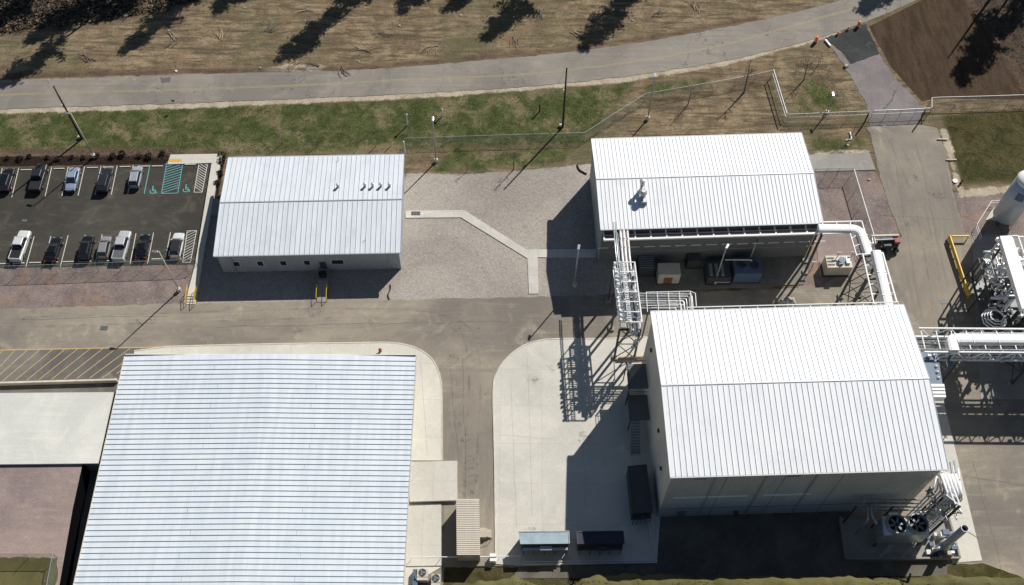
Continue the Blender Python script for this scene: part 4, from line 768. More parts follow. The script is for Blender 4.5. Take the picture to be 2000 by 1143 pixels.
wr = thing('pipe_bridge', 'white steel pipe bridge on dark braced legs, left end of the alley', 'pipe rack', (17, 73, 0))
a, b = P(1213, 629, 11), P(1200, 512, 11); a.z = b.z = 0; W_ = P(1254, 628, 11).x-a.x
beamset(wr, a, b, X, W_, 11.0, 6, M_WHT, .17); beamset(wr, a, b, X, W_, 9.0, 6, M_WHT, .15); diag(wr, a, b, X, W_, 9.1, 6, M_WHT)
for s_ in (0, 1):
    for i in range(7): p = a.lerp(b, i/6)+X*W_*s_; m = MB(); m.beam(p+ZZ*9, p+ZZ*11, .12); m.build('upright', M_WHT, wr)
    m = MB()
    for i in range(6): p, q = a.lerp(b, i/6)+X*W_*s_, a.lerp(b, (i+1)/6)+X*W_*s_; m.beam(p+ZZ*(9 if i % 2 else 11), q+ZZ*(11 if i % 2 else 9), .09)
    m.build('side_bracing', M_WHT, wr)
tower_leg_pair(wr, a, a+X*W_, 9.0); tower_leg_pair(wr, b, b+X*W_, 9.0, br=False); tower_leg_pair(wr, a.lerp(b, .5), a.lerp(b, .5)+X*W_, 9.0, br=False)
def pipe(root, pts, r, mt, bend=.5, bands=True, n=8):
    m = MB(); m.tube(pts, r, n, bend=bend); o = m.build('pipe', mt, root, smooth=True)
    if bands:
        m = MB(); k = 0
        for i in range(len(pts)-1):
            p, q = Vector(pts[i]), Vector(pts[i+1]); L_ = (q-p).length; d = (q-p).normalized() if L_ else ZZ
            for j in range(1, int(L_/1.6)): c = p+d*j*1.6; m.tube([c-d*.09, c+d*.09], r*1.18, 8); k += 1
        if k: m.build('banding', M_GALV, o)
    return o
for dx, r, m_, z in ((1.55, .19, M_PIPE, 9.45), (2.05, .21, M_PIPE, 9.5), (2.62, .17, M_PIPE, 9.45), (1.83, .07, M_RUST, 9.4), (2.35, .06, M_RUST, 9.4), (.35, .08, M_ALU, 11.2), (.62, .08, M_ALU, 11.2), (1.1, .07, M_GALV, 9.3)):
    n1 = fn(1, .25).y; pipe(wr, [a+X*dx+ZZ*z-Y*(.8 if r > .1 else 0), Vector((b.x+dx-.12, b.y+2, z)), Vector((b.x+dx-.2, n1, z))], r, m_, bends if False else .3)
for dx, w_, z in ((.55, .6, 9.2), (1.25, .5, 11.05), (2.2, .9, 9.15)):  # trays added to thicken the bridge shadow
    m = MB()
    for sg in (-.5, .5): m.beam(a+X*(dx+sg*w_)+ZZ*z, b+X*(dx+sg*w_)+ZZ*z, .07, .1)
    for k_ in range(30): p = a.lerp(b, k_/29)+ZZ*z; m.beam(p+X*(dx-.5*w_), p+X*(dx+.5*w_), .13, .05)
    m.build('cable_tray', M_GALV, wr)
for i in range(14):
    p = a.lerp(b, (i+.3)/14)+X*random.uniform(-.15, .2)+ZZ*random.uniform(10.9, 11.2); m = MB(); m.lathe(p, [(.1, 0), (.22, .12), (.22, .3), (.1, .42)], 8); m.build('insulator', M_WHT, wr)
for i in range(16):
    p = a.lerp(b, random.random())+X*random.choice((1.55, 2.05, 2.62))+ZZ*9.75; m = MB(); m.lathe(p, [(.16, 0), (.24, .05), (.24, .14), (.08, .2), (.08, .42), (.2, .45), (.2, .5)], 8); m.build('valve', M_PIPE if i % 3 else M_BLUE, wr)
for i in range(9):
    p = a+X*random.uniform(1.6, 3.0)-Y*random.uniform(.1, 1.4); z = random.uniform(6.5, 10); m = MB(); m.tube([p+ZZ*z, p+ZZ*(z-random.uniform(.8, 2.5)), p+ZZ*(z-2.6)+Y*1], random.uniform(.06, .16), 7, bend=.3); m.build('drop_pipe', random.choice((M_PIPE, M_ALU, M_BLUE)), wr, smooth=True)
# branch east then down to the hall
eb = thing('pipe_branch', 'angled bundle of thin white pipes between pipe bridge and process hall', 'pipe rack', (22, 77, 0))
yw = fb(8, fb.D).y
for i in range(7):
    y0 = P(1290, 574+i*4.6, 10.5).y; x1 = P(1352-i*5.5, 590, 10.5).x; pipe(eb, [Vector((a.x+1.6+i*.14, y0, 10.5)), Vector((x1, y0, 10.5)), Vector((x1, yw-.4, 10.5))], .085 if i % 3 else .13, (M_PIPE, M_WHT, M_ALU)[i % 3], .3, bands=(i % 2 == 0))
q0, q1 = P(1262, 571, 10.9), P(1348, 569, 10.9); m = MB(); m.tube([q0, q1, P(1358, 573, 10.9), P(1360, 598, 10.9)], .07, 6); m.tube([P(1262, 597, 10.8), P(1336, 595, 10.8)], .07, 6); m.tube([P(1272, 601, 10.8), P(1332, 600, 10.8)], .05, 6); m.build('side_rail', M_WHT, eb)
for i in range(5): t = i/4; m = MB(); q = q0.lerp(q1, t); m.beam(q, q-Y*3.3*1.0, .08); m.build('cross_beam', M_WHT, eb)
for px in (1270, 1340): p = P(px, 590, 10.5); m = MB(); m.beam(Vector((p.x, p.y, 0)), p, .2); m.build('leg', M_DARK, eb)
def flat_duct(root, pts, w_, h_, bend, mt):
    pts = [Vector(p) for p in pts]; q = [pts[0]]
    for i in range(1, len(pts)-1):
        a_, b_, c_ = pts[i-1], pts[i], pts[i+1]; k = min(bend, (a_-b_).length*.45, (c_-b_).length*.45); p1 = b_+(a_-b_).normalized()*k; p2 = b_+(c_-b_).normalized()*k
        if not bend: q.append(b_); continue
        for j in range(9): t_ = j/8; q.append(p1*(1-t_)**2+b_*2*t_*(1-t_)+p2*t_*t_)
    q.append(pts[-1]); m = MB(); vs = []; sec = [(-.5, -.35), (-.5, .25), (-.42, .42), (-.2, .5), (.2, .5), (.42, .42), (.5, .25), (.5, -.35)]; n_ = len(sec)
    for i, p in enumerate(q):
        d = q[min(i+1, len(q)-1)]-q[max(i-1, 0)]; sd = Vector((-d.y, d.x, 0)).normalized(); vs += [p+sd*(u_*w_)+ZZ*(v_*h_) for u_, v_ in sec]
    m.add(vs, [(i*n_+k, i*n_+(k+1) % n_, (i+1)*n_+(k+1) % n_, (i+1)*n_+k) for i in range(len(q)-1) for k in range(n_)]+[tuple(range(n_))[::-1], tuple(range((len(q)-1)*n_, len(q)*n_))]); o = m.build('duct', mt, root)
    b = MB(); L_ = 0
    for i in range(1, len(q)):
        L_ += (q[i]-q[i-1]).length
        if L_ > 2.2: L_ = 0; d = (q[i]-q[i-1]).normalized(); sd = Vector((-d.y, d.x, 0)); b.beam(q[i]+sd*w_*.5+ZZ*h_*.5, q[i]-sd*w_*.5+ZZ*h_*.5, .08, .05)
    if b.v: b.build('flange', M_GALV, o)
    return o
# north-east duct
nd = thing('duct_bridge', 'thick white duct on a white frame wrapping from plant building to process hall', 'duct', (48, 85, 0))
z = 10.8; y0 = P(1640, 447, z).y; x1 = P(1682, 460, z).x; y1 = P(1690, 497, z).y; yw = fb(fb.L-5, fb.D).y
pts_ = [Vector((P(1598, 446, z).x, y0, z)), Vector((x1, y0, z)), Vector((P(1699, 505, z).x, y1-.6, z))]; flat_duct(nd, pts_, 1.35, .9, 1.5, M_WHT)
zz = 12.0; p0, p1 = P(1709, 492, zz), P(1733, 597, zz); flat_duct(nd, [p0.lerp(p1, k_/5)+X*.1-Y*.08*k_ for k_ in range(6)], 1.45, 1.0, 0, M_WHT)
m = MB(); m.beam(P(1606, 434, z), P(1683, 432, z), .14, .2); m.beam(P(1683, 432, z), P(1702, 497, z), .14, .2); m.beam(P(1606, 457, z), P(1664, 455, z), .13, .18); m.beam(P(1660, 455, z), P(1673, 500, z), .14, .2); m.build('frame', M_WHT, nd)
for px in (1606, 1634, 1661): m = MB(); m.beam(P(px, 434, z-.4), P(px+2, 457, z-.4), .12, .14); m.build('cross_beam', M_WHT, nd)
for t in (.25, .6, .95): m = MB(); m.beam(P(1660, 455, z).lerp(P(1673, 500, z), t), P(1683, 432, z).lerp(P(1702, 497, z), t), .1, .12); m.build('cross_beam', M_WHT, nd)
m = MB(); L0, L1, R0, R1 = P(1685, 497, zz), P(1707, 594, zz), P(1724, 494, zz), P(1752, 592, zz); m.beam(L0, L1, .18, .2); m.beam(R0, R1, .18, .2); m.beam(L0, R0, .18, .2); m.build('frame', M_WHT, nd)
for i in range(1, 6): m = MB(); t = i/5.2; m.beam(L0.lerp(L1, t)-ZZ*.5, R0.lerp(R1, t)-ZZ*.5, .12, .14); m.build('cross_beam', M_WHT, nd)
tower_leg_pair(nd, Vector((L0.x, L0.y, 0)), Vector((R0.x, R0.y, 0)), zz-.4); tower_leg_pair(nd, Vector((L0.x, L0.y-4, 0)), Vector((R0.x, R0.y-4, 0)), zz-.4)
m = MB(); m.beam(Vector((L0.x, L0.y, 1)), Vector((L0.x, L0.y-4, 6)), .12); m.beam(Vector((L0.x, L0.y-4, 1)), Vector((L0.x, L0.y, 6)), .12); m.build('bracing', M_DARK, nd)
tower_leg_pair(nd, P(1606, 434, z).xy.to_3d(), P(1606, 457, z).xy.to_3d(), z-.4, br=False)
# lamp clusters on thin stands in the enclosure
for i, (px, py, h) in enumerate(((1628, 486, 3.2), (1655, 485, 3.2), (1634, 508, 2.8), (1583, 507, 2.2))):
    o = P(px, py+h*9.5); root = thing('valve_stand', ('left tall', 'right tall', 'middle', 'short far left')[i]+' valve stand with white fittings in the gravel enclosure by the duct', 'valve stand', o, 'valve stands'); MB().tube([o, o+ZZ*h], .06, 6).build('post', M_RUST if i % 2 else M_DARK, root)
    for j in range(3): m = MB(); m.lathe(o+Vector((-.3+.3*j, 0, h)), [(.1, 0), (.18, .1), (.05, .3)], 8); m.build('fitting', M_WHT, root)
# generator
g0 = P(1632, 533); root = thing('generator', 'cream generator cabinet with louvred lid under the white duct', 'generator', g0)
MB().box((g0.x, g0.y+.6, .15), (4.0, 2.3, 2.2), R(1)).build('body', M_CREAM, root, bevel=.05)
for k in range(3): m = MB(); m.box((g0.x-1.3, g0.y-.0+k*.6, 2.36), (1.1, .25, .05), R(1)); m.build('louver', M_DARK, root)
m = MB(); m.tube([(g0.x+.35, g0.y+.6, 2.36), (g0.x+.35, g0.y+.6, 2.9)], .55, 12); m.build('exhaust', M_BLUE, root); m = MB(); m.box((g0.x+1.35, g0.y+.7, 2.36), (.6, 1.2, .35)); m.build('vent_hood', M_WHT, root)
MB().box((g0.x, g0.y+.6, 0), (4.6, 2.8, .15), R(1)).build('skid', M_DARK, root)
# shaded equipment south of the plant building
def skid(name, label, px0, px1, yb, h, dep, mt, parts=()):
    c = P((px0+px1)/2, yb); wd = P(px1, yb).x-P(px0, yb).x; root = thing(name, label, 'equipment', c)
    MB().box((c.x, c.y+dep/2, .12), (wd, dep, h), R(1)).build('body', mt, root, bevel=.04); MB().box((c.x, c.y+dep/2, .08), (wd+.3, dep+.3, .1), R(1)).build('skid_base', M_DARK, root)
    return root, c, wd
r_, c, wd = skid('switch_cabinet', 'pale cabinet with a brown panel in the shaded alley', 1283, 1325, 555, 2.6, 2.2, M_CREAM)
MB().box((c.x-.1, c.y-.05, .3), (1.3, .08, 1.6)).build('door', M_BOX, r_)
r_, c, wd = skid('chiller', 'blue-grey chiller in the shaded alley right of centre', 1430, 1482, 553, 2.6, 3.0, M_BLUE)
for k in (-1, 1): m = MB(); m.lathe((c.x+k*1.0, c.y+1.6, 2.72), [(.7, 0), (.7, .25), (.6, .26), (.6, .05)], 18); m.build('fan', M_DARK, r_)
m = MB(); m.tube([(c.x-3.6, c.y+2.2, 3.3), (c.x+.6, c.y+2.2, 3.3), (c.x+.6, c.y+2.2, 2.7)], .1, 8, bend=.3); m.build('pipe', M_PIPE, r_, smooth=True)
r_, c, wd = skid('pump_skid', 'dark round-cornered pump skid left of the blue-grey chiller', 1378, 1424, 556, 1.8, 3.2, M_DARK)
for k in range(3): m = MB(); m.tube([(c.x-1.2+k*.9, c.y+.4, 1.9), (c.x-1.2+k*.9, c.y+2.6, 1.9)], .28, 10); m.build('cylinder', M_GREY, r_)
m = MB(); m.tube([(c.x-.6, c.y-.1, .9), (c.x+1.7, c.y-.1, .9)], .08, 8); m.build('pipe', M_ALU, r_)
r_, c, wd = skid('transformer', 'dark transformer box against the shaded wall left of the pump skid', 1340, 1366, 525, 2.0, 1.6, M_DARK)
r_, c, wd = skid('radiator', 'dark finned cooler at the left end of the shaded alley', 1246, 1276, 540, 1.9, 3.0, M_DARK)
for k in range(8): MB().box((c.x, c.y+.3+k*.35, 2.02), (wd*.95, .12, .12)).build('fin', M_GREY, r_)
# crumpled tarp
c = P(1538, 590, .5); m = MB(); n = 12; vs = []
for j in range(n):
    for i in range(n):
        u, v_ = i/(n-1)-.5, j/(n-1)-.5; rr = max(0, 1-(u*u+v_*v_)*3.4); vs.append((c.x+u*2.8+random.uniform(-.08, .08), c.y+v_*2.4+random.uniform(-.08, .08), .02+rr*1.1*(.7+.5*random.random())))
m.add(vs, [(j*n+i, j*n+i+1, (j+1)*n+i+1, (j+1)*n+i) for j in range(n-1) for i in range(n-1)]); tag(m.build('tarp_bundle', M_TARP), 'crumpled grey tarp bundle on the pale ground between the two big buildings', 'tarp')
# east pipe rack
er = thing('pipe_rack', 'long white pipe rack carrying a big white duct off the right edge', 'pipe rack', (75, 68, 0))
z = 10.0; yN, yS = P(1890, 642, z).y, P(1890, 688, z).y; x0 = P(1800, 665, z).x; x1 = 108.0
for zz, w_ in ((z, .2), (z-2.4, .2)):
    for y in (yN, yS): m = MB(); m.beam(Vector((x0, y, zz)), Vector((x1, y, zz)), w_, w_*1.2); m.build('chord', M_WHT, er)
    for i in range(24):
        x = x0+.2+i*(x1-x0-.4)/23; m = MB(); m.beam(Vector((x, yS, zz)), Vector((x, yN, zz)), .13, .15); m.build('cross_beam', M_WHT, er)
for y in (yN, yS):
    m = MB()
    for i in range(23): xa, xb = x0+.2+i*(x1-x0-.4)/23, x0+.2+(i+1)*(x1-x0-.4)/23; m.beam(Vector((xa, y, z-2.4 if i % 2 else z)), Vector((xb, y, z if i % 2 else z-2.4)), .1); m.beam(Vector((xb, y, z-2.4)), Vector((xb, y, z)), .1)
    m.build('side_bracing', M_WHT, er)
xd = P(1856, 660, z).x; ym = yN*.55+yS*.45; flat_duct(er, [Vector((xd, yS+.1, z-.1)), Vector((xd, ym, z-.1))]+[Vector((xd+(x1-xd)*k_/12, ym, z-.1)) for k_ in range(1, 13)], 1.6, 1.1, 1.0, M_WHT)
m = MB(); m.tube([Vector((xd+1.6, ym+.95, z-.2)), Vector((x1, ym+.95, z-.2))], .28, 12); m.build('pipe', M_PIPE, er, smooth=True)
for i, (t, r, zz) in enumerate(((.1, .12, z-2.1), (.2, .16, z-2.1), (.35, .2, z-2.0), (.5, .14, z-2.1), (.62, .2, z-2.0), (.75, .12, z-2.1), (.88, .16, z-2.0), (.95, .08, z+.2), (.08, .1, z+.2))): pipe(er, [Vector((x0-.5, yS+(yN-yS)*t, zz)), Vector((x1, yS+(yN-yS)*t, zz))], r, (M_PIPE, M_ALU, M_WHT, M_PIPE, M_GALV)[i % 5], .3)
for yy in (yS+.5, yN-.55): m = MB(); m.beam(Vector((x0, yy, z-2.2)), Vector((x1, yy, z-2.2)), .7, .1); m.build('cable_tray', M_GALV, er)  # solid trays added for a denser rack shadow
for i in range(26):
    x = x0+1+i*1.75; m = MB(); m.box((x+random.uniform(-.3, .3), yS-.25+random.uniform(-.1, .1), z-2.3+random.uniform(0, 1.6)), (random.uniform(.3, .7), .3, .3)); m.build('junction_box', random.choice((M_WHT, M_PIPE, M_ALU)), er)
for i in range(8): x = x0+5+i*5.6; m = MB(); m.beam(Vector((x, yS+.2, z-.6)), Vector((x+.5, ym-.7, z-.2)), .1); m.beam(Vector((x+.9, yS+.2, z-.6)), Vector((x+.5, ym-.7, z-.2)), .1); m.build('duct_strut', M_WHT, er)
for x in (P(1868, 700).x-3.5, 74.5, 84, 94): tower_leg_pair(er, Vector((x, yN, 0)), Vector((x, yS, 0)), z-2.4)
m = MB(); m.tube([Vector((x0+4.4, ym-.4, z-2.2)), Vector((x0+4.4, yS-.9, z-2.2)), Vector((x0+4.4, yS-.9, z-4))], .3, 10, bend=.5); m.build('drop_pipe', M_BLUE, er, smooth=True)
# process structure
ps = thing('process_structure', 'tangled white and dark steel process structure above the pipe rack at the right edge', 'process structure', (80, 82, 0))
xs, ys, lv = (73.6, 78.6, 84, 90, 96), (76.2, 80.2, 84.2, 88.2), (3.8, 7.4, 10.6)
for x in xs:
    for y in ys: m = MB(); m.beam(Vector((x, y, 0)), Vector((x, y, 10.6 if x < 85 else 12.5)), .22); m.build('column', M_DARK if y < 80 else M_WHT, ps)
for zz in lv:
    for y in ys: m = MB(); m.beam(Vector((xs[0], y, zz)), Vector((xs[-1], y, zz)), .16, .22); m.build('beam', M_WHT if zz > 7 else M_DARK, ps)
    for x in xs: m = MB(); m.beam(Vector((x, ys[0], zz)), Vector((x, ys[-1], zz)), .16, .22); m.build('beam', M_WHT if zz > 7 else M_DARK, ps)
for x0_, x1_, y0_, y1_, zz in ((73.6, 78.6, 76.2, 80.2, 7.45), (78.6, 84, 76.2, 80.2, 3.85), (84, 96, 76.2, 84.2, 7.45), (73.6, 84, 84.2, 88.2, 3.85), (78.6, 84, 84.2, 88.2, 7.45)):
    m = MB(); m.prism([(x0_, y0_), (x1_, y0_), (x1_, y1_), (x0_, y1_)], zz+.1, zz+.14); m.build('grating', M_GRATE, ps)
for x in (73.6, 78.6, 84):
    m = MB()
    for i in range(3): z0_, z1_ = (0,)+lv[:2], lv; m.beam(Vector((x, ys[i % 3], (0, 3.8, 7.4)[i])), Vector((x, ys[i % 3+1], lv[i])), .12); m.beam(Vector((x, ys[i % 3+1], (0, 3.8, 7.4)[i])), Vector((x, ys[i % 3], lv[i])), .12)
    m.build('bracing', M_DARK, ps)
for x, y, r, z0_, h in ((76, 82.2, 1.0, .4, 9.8), (81.5, 78.4, .8, 4, 6.2), (81.5, 86, 1.1, .4, 8.5), (87, 80, 1.2, .4, 11.5), (92.5, 85, 1.3, .4, 10)):
    m = MB(); m.lathe((x, y, z0_), [(r*.7, 0), (r, .3), (r, h-.4), (r*.7, h-.1), (r*.2, h)], 20); m.build('vessel', M_ALU if x > 80 else M_GREY, ps, smooth=True)
random.seed(21)
for i in range(64):
    p = Vector((random.uniform(72.6, 88), random.uniform(76, 88.6), random.uniform(3, 11.2))); pts = [p]; ax = random.randrange(3)
    for k in range(random.randint(2, 4)):
        ax = (ax+random.choice((1, 2))) % 3; d = [0, 0, 0]; d[ax] = random.choice((-1, 1))*random.uniform(.9, 3.6); q = pts[-1]+Vector(d); q.x = min(max(q.x, 72), 92); q.y = min(max(q.y, 75.5), 89); q.z = min(max(q.z, .6), 11.4); 
        if (q-pts[-1]).length > .4: pts.append(q)
    if len(pts) > 1: m = MB(); m.tube(pts, random.choice((.06, .09, .12, .16, .2)), 7, bend=.25); m.build('pipe', random.choice((M_PIPE, M_PIPE, M_WHT, M_ALU, M_GALV)), ps, smooth=True)
for i in range(48):
    p = Vector((random.uniform(72.6, 80), random.uniform(76, 88.6), random.uniform(6, 10.8))); m = MB(); m.lathe(p, [(.1, 0), (.24, .08), (.24, .3), (.08, .4), (.08, .6), (.2, .62), (.2, .68)], 8); m.build('valve', random.choice((M_WHT, M_PIPE, M_ALU)), ps)
m = MB(); m.tube([P(1951, 470, 11.2), P(1975, 560, 11.2)], .1, 6)
for k in range(4):
    r = 1.0+.26*k; c = P(1947, 617, 8.6); m = MB(); m.tube([c+Vector((r*math.cos(R(22.5+45*j)), r*math.sin(R(22.5+45*j)), -.35*k)) for j in range(9)], .1, 6); m.build('coil', M_WHT, ps)
c = P(1947, 617, 8.6); m = MB(); m.beam(Vector((c.x, c.y, 0)), Vector((c.x, c.y, 7.6)), .25); m.build('coil_stand', M_DARK, ps)
for k in range(4): q = P(1929+k*3.4, 520, 8.5); m = MB(); m.tube([q-Y*1.8, q+Y*.9, q+Y*1.5-X*.6], .07, 6, bend=.4); m.build('loop_pipe', M_ALU, ps, smooth=True)
for x in (80.5, 88, 96):  # unseen upper columns, decks and vessels added for denser shadow
    for y in (77, 87): m = MB(); m.beam(Vector((x, y, 0)), Vector((x, y, 15.5)), .24); m.build('column', M_WHT, ps)
for zz, xa, xb, ya, yb in ((12.8, 80.5, 88, 77, 83), (15.3, 84, 96, 79, 87), (12.8, 88, 96, 80, 87)):
    m = MB(); m.prism([(xa, ya), (xb, ya), (xb, yb), (xa, yb)], zz, zz+.06); m.build('grating', M_GRATE, ps); m = MB(); m.tube([(xa, ya, zz+1.1), (xb, ya, zz+1.1), (xb, yb, zz+1.1), (xa, yb, zz+1.1), (xa, ya, zz+1.1)], .05, 6); m.build('handrail', M_WHT, ps)
for x, y, r, h in ((83, 80.5, 1.2, 15.5), (90, 84, 1.0, 17), (94, 79, 1.3, 14)): m = MB(); m.lathe((x, y, .3), [(r*.7, 0), (r, .3), (r, h-.4), (r*.2, h)], 20); m.build('vessel', M_ALU, ps, smooth=True)
random.seed(11)
for k_ in range(34):
    q_ = P(random.uniform(1918, 1968), random.uniform(490, 625), random.uniform(5, 9)); L1, L2 = random.uniform(.6, 2.6), random.uniform(.4, 1.8); d1 = random.choice((X, X, Y, -Y)); m = MB(); m.tube([q_, q_+d1*L1, q_+d1*L1-ZZ*L2], random.choice((.07, .1, .15, .2)), 7, bend=.25); m.build('pipe', random.choice((M_WHT, M_PIPE, M_ALU, M_WHT)), ps, smooth=True)
for x_, y0_, y1_ in ((71.0, 76.5, 86.5), (73.0, 76.5, 88)): 
    for z_ in (3.6, 7.2): m = MB(); m.beam(Vector((x_, y0_, z_)), Vector((x_, y1_, z_)), .2, .22); m.build('beam', M_DARK, ps)
    for y_ in (y0_, (y0_+y1_)/2, y1_): m = MB(); m.beam(Vector((x_, y_, 0)), Vector((x_, y_, 7.2)), .2); m.build('column', M_DARK, ps)
m = MB(); m.prism([(71.0, 76.5), (84, 76.5), (84, 84.5), (71.0, 84.5)], 3.7, 3.76); m.build('grating', M_GRATE, ps)  # deck added to darken the ground beneath
m = MB(); m.prism([(80.5, 77), (96, 77), (96, 88), (80.5, 88)], 10.75, 10.8); m.build('grating', M_GRATE, ps)  # unseen deck added for its shadow
# long covered duct on the structure
cd = thing('covered_duct', 'flat-topped white duct sloping down the right side above the process structure', 'duct', (76, 82, 0))
z = 12.2; q = [P(1953, 461, z), P(1977, 460, z), P(2022, 600, z), P(1996, 603, z)]; MB().prism(q, z-.9, z).build('cover', M_WHT, cd); m = MB(); m.beam(P(1988, 461, z), P(2036, 600, z), .16, .2); m.beam(P(1977, 461, z), P(1988, 461, z), .14, .2); m.build('side_beam', M_WHT, cd)
for i in range(7): t = i/6; m = MB(); m.beam(P(1977, 461, z).lerp(P(2022, 600, z), t)-ZZ*.2, P(1988, 461, z).lerp(P(2036, 600, z), t)-ZZ*.2, .12, .12); m.build('cross_beam', M_WHT, cd)
for a_ in (P(1965, 470, z), P(2008, 590, z), P(1985, 530, z)): m = MB(); m.beam(Vector((a_.x, a_.y, 0)), a_-ZZ*.9, .25); m.build('leg', M_DARK, cd)
for k_ in range(9):  # unseen upper trays and pipes, added to fill out the shadow
    x_ = 79+k_*2.2; m = MB(); m.beam(Vector((x_, 76.4, 12.6)), Vector((x_, 86.5, 12.6)), .45, .1); m.build('cable_tray', M_GALV, ps)
for k_ in range(22):
    a_ = Vector((random.uniform(79.5, 95), random.uniform(76.5, 86), random.uniform(12.8, 15))); b2 = a_+Vector(random.choice(((random.uniform(2, 5), 0, 0), (0, random.uniform(2, 4), 0), (0, 0, -random.uniform(2, 5))))); m = MB(); m.tube([a_, b2], random.choice((.12, .2, .3)), 8); m.build('pipe', random.choice((M_PIPE, M_ALU, M_WHT)), ps, smooth=True)
# silo
c = P(1956, 431); c.z = 0; si = thing('storage_silo', 'tall silver cylindrical silo with white domed top at the right edge', 'silo', c)
MB().lathe(c+ZZ*1.0, [(1.3, 0), (1.95, .5), (1.95, 9.6)], 36).build('shell', M_SILO, si, smooth=True); MB().lathe(c+ZZ*10.6, [(1.96, 0), (1.96, .25), (1.55, .6), (.85, .85), (.1, .95)], 36).build('dome', M_WHT, si, smooth=True)
for k in range(4): a_ = R(45+90*k); m = MB(); q = c+Vector((1.3*math.cos(a_), 1.3*math.sin(a_), 0)); m.beam(q, q+ZZ*1.6, .25); m.build('leg', M_DARK, si)
m = MB(); n = 8
vs = [(c.x+1.98*math.cos(R(222+5.5*i)), c.y+1.98*math.sin(R(222+5.5*i)), zz) for zz in (7.6, 9.3) for i in range(n)]; m.add(vs, [(i, i+1, n+i+1, n+i) for i in range(n-1)]); m.build('access_panel', M_BLUE, si)
MB().lathe(c+Vector((-.4, .2, 11.5)), [(.2, 0), (.2, .25), (.05, .3)], 10).build('vent', M_GALV, si)
m = MB()
for s_ in (-.25, .25): m.tube([c+Vector((2.1, s_, .3)), c+Vector((2.1, s_, 11))], .04, 6)
for k in range(28): m.beam(c+Vector((2.1, -.25, .6+k*.37)), c+Vector((2.1, .25, .6+k*.37)), .04)
m.build('ladder', M_WHT, si)
# ------------------------------------------------------------------ south-east corner of the hall
sc = thing('corner_pipework', 'bundle of pipes dropping from the south-east corner of the process hall', 'pipework', fb(fb.L+1, -2, 0))
for i in range(11):
    px = 1826+i*4.4; z = 12.5-.35*(i % 3); top = P(px+4, 927, z); bot = P(px+10-max(0, 5-i)*2.5, 985-i*1.0-(10-i)*3, z); d = Vector((bot.x, bot.y, .4)); pipe(sc, [Vector((top.x, fb(fb.L, 0).y+1.5+random.random(), z)) if i > 6 else top, bot, d], random.choice((.1, .14, .18)), (M_PIPE, M_ALU, M_WHT, M_GREY)[i % 4], .5)
for i in range(5):
    px = 1838+i*7; z = 13; pipe(sc, [P(px, 926, z), P(px+13, 968, z), Vector((P(px+13, 968, z).x, P(px+13, 968, z).y, 5))], .2, M_WHT, .6)
q0, q1, q2, q3 = P(1851, 925, 13), P(1875, 988, 13), P(1828, 925, 12), P(1842, 972, 12)
for a_, b_ in ((q0, q1), (q2, q3), (P(1842, 925, 13), P(1866, 985, 13))): m = MB(); m.beam(a_, b_, .16, .2); m.build('beam', M_WHT, sc)
for a_ in (q1, q3, q0.lerp(q1, .5)): m = MB(); m.beam(Vector((a_.x, a_.y, 0)), a_, .25); m.build('leg', M_DARK, sc)
for k in range(5): t = k/4; m = MB(); m.beam(q0.lerp(q1, t), q2.lerp(q3, t)+ZZ, .11, .14); m.build('cross_beam', M_WHT, sc)
random.seed(5)
for i in range(52):
    p = P(random.uniform(1816, 1870), random.uniform(945, 1010), random.uniform(8, 12)); m = MB(); m.tube([p, p+Vector((random.uniform(-.6, .6), random.uniform(-1.2, .4), 0)), p+Vector((0, 0, -random.uniform(.5, 2)))], random.uniform(.06, .15), 6, bend=.2); m.build('fitting', random.choice((M_WHT, M_PIPE, M_ALU, M_GREY)), sc, smooth=True)
for k in range(26):
    p = P(random.uniform(1812, 1868), random.uniform(1035, 1085), 1.2); m = MB(); m.box(p-ZZ*1.1, (random.uniform(.3, 1), random.uniform(.3, .8), random.uniform(.6, 1.6))); m.build('manifold', random.choice((M_GALV, M_CREAM, M_BLUE, M_PIPE)), sc)
# frame of lower pipes in the shade
lf = thing('shaded_pipework', 'dark pipe frame in the shade left of the twin cooling fans', 'pipework', P(1690, 1050))
for y_, z in ((985, 6), (992, 5.4), (998, 4.8), (978, 6.6)): pipe(lf, [P(1664, y_, z), P(1800, y_-2, z)], .12, M_GREY, .3)
pipe(lf, [P(1700, 984, 6.2), P(1702, 1006, 6.2), P(1712, 1022, 6.2), P(1712, 1022, .5)+Vector((0, 0, 0))], .16, M_GALV, .4); pipe(lf, [P(1693, 984, 6.2), P(1696, 1015, 6.2), Vector((P(1696, 1015, 6.2).x, P(1696, 1015, 6.2).y, .5))], .14, M_GALV, .4)
for px in (1664, 1735, 1798): a_ = P(px, 1000, 4.5); m = MB(); m.beam(Vector((a_.x, a_.y, 0)), a_+ZZ*2, .2); m.build('leg', M_DARK, lf)
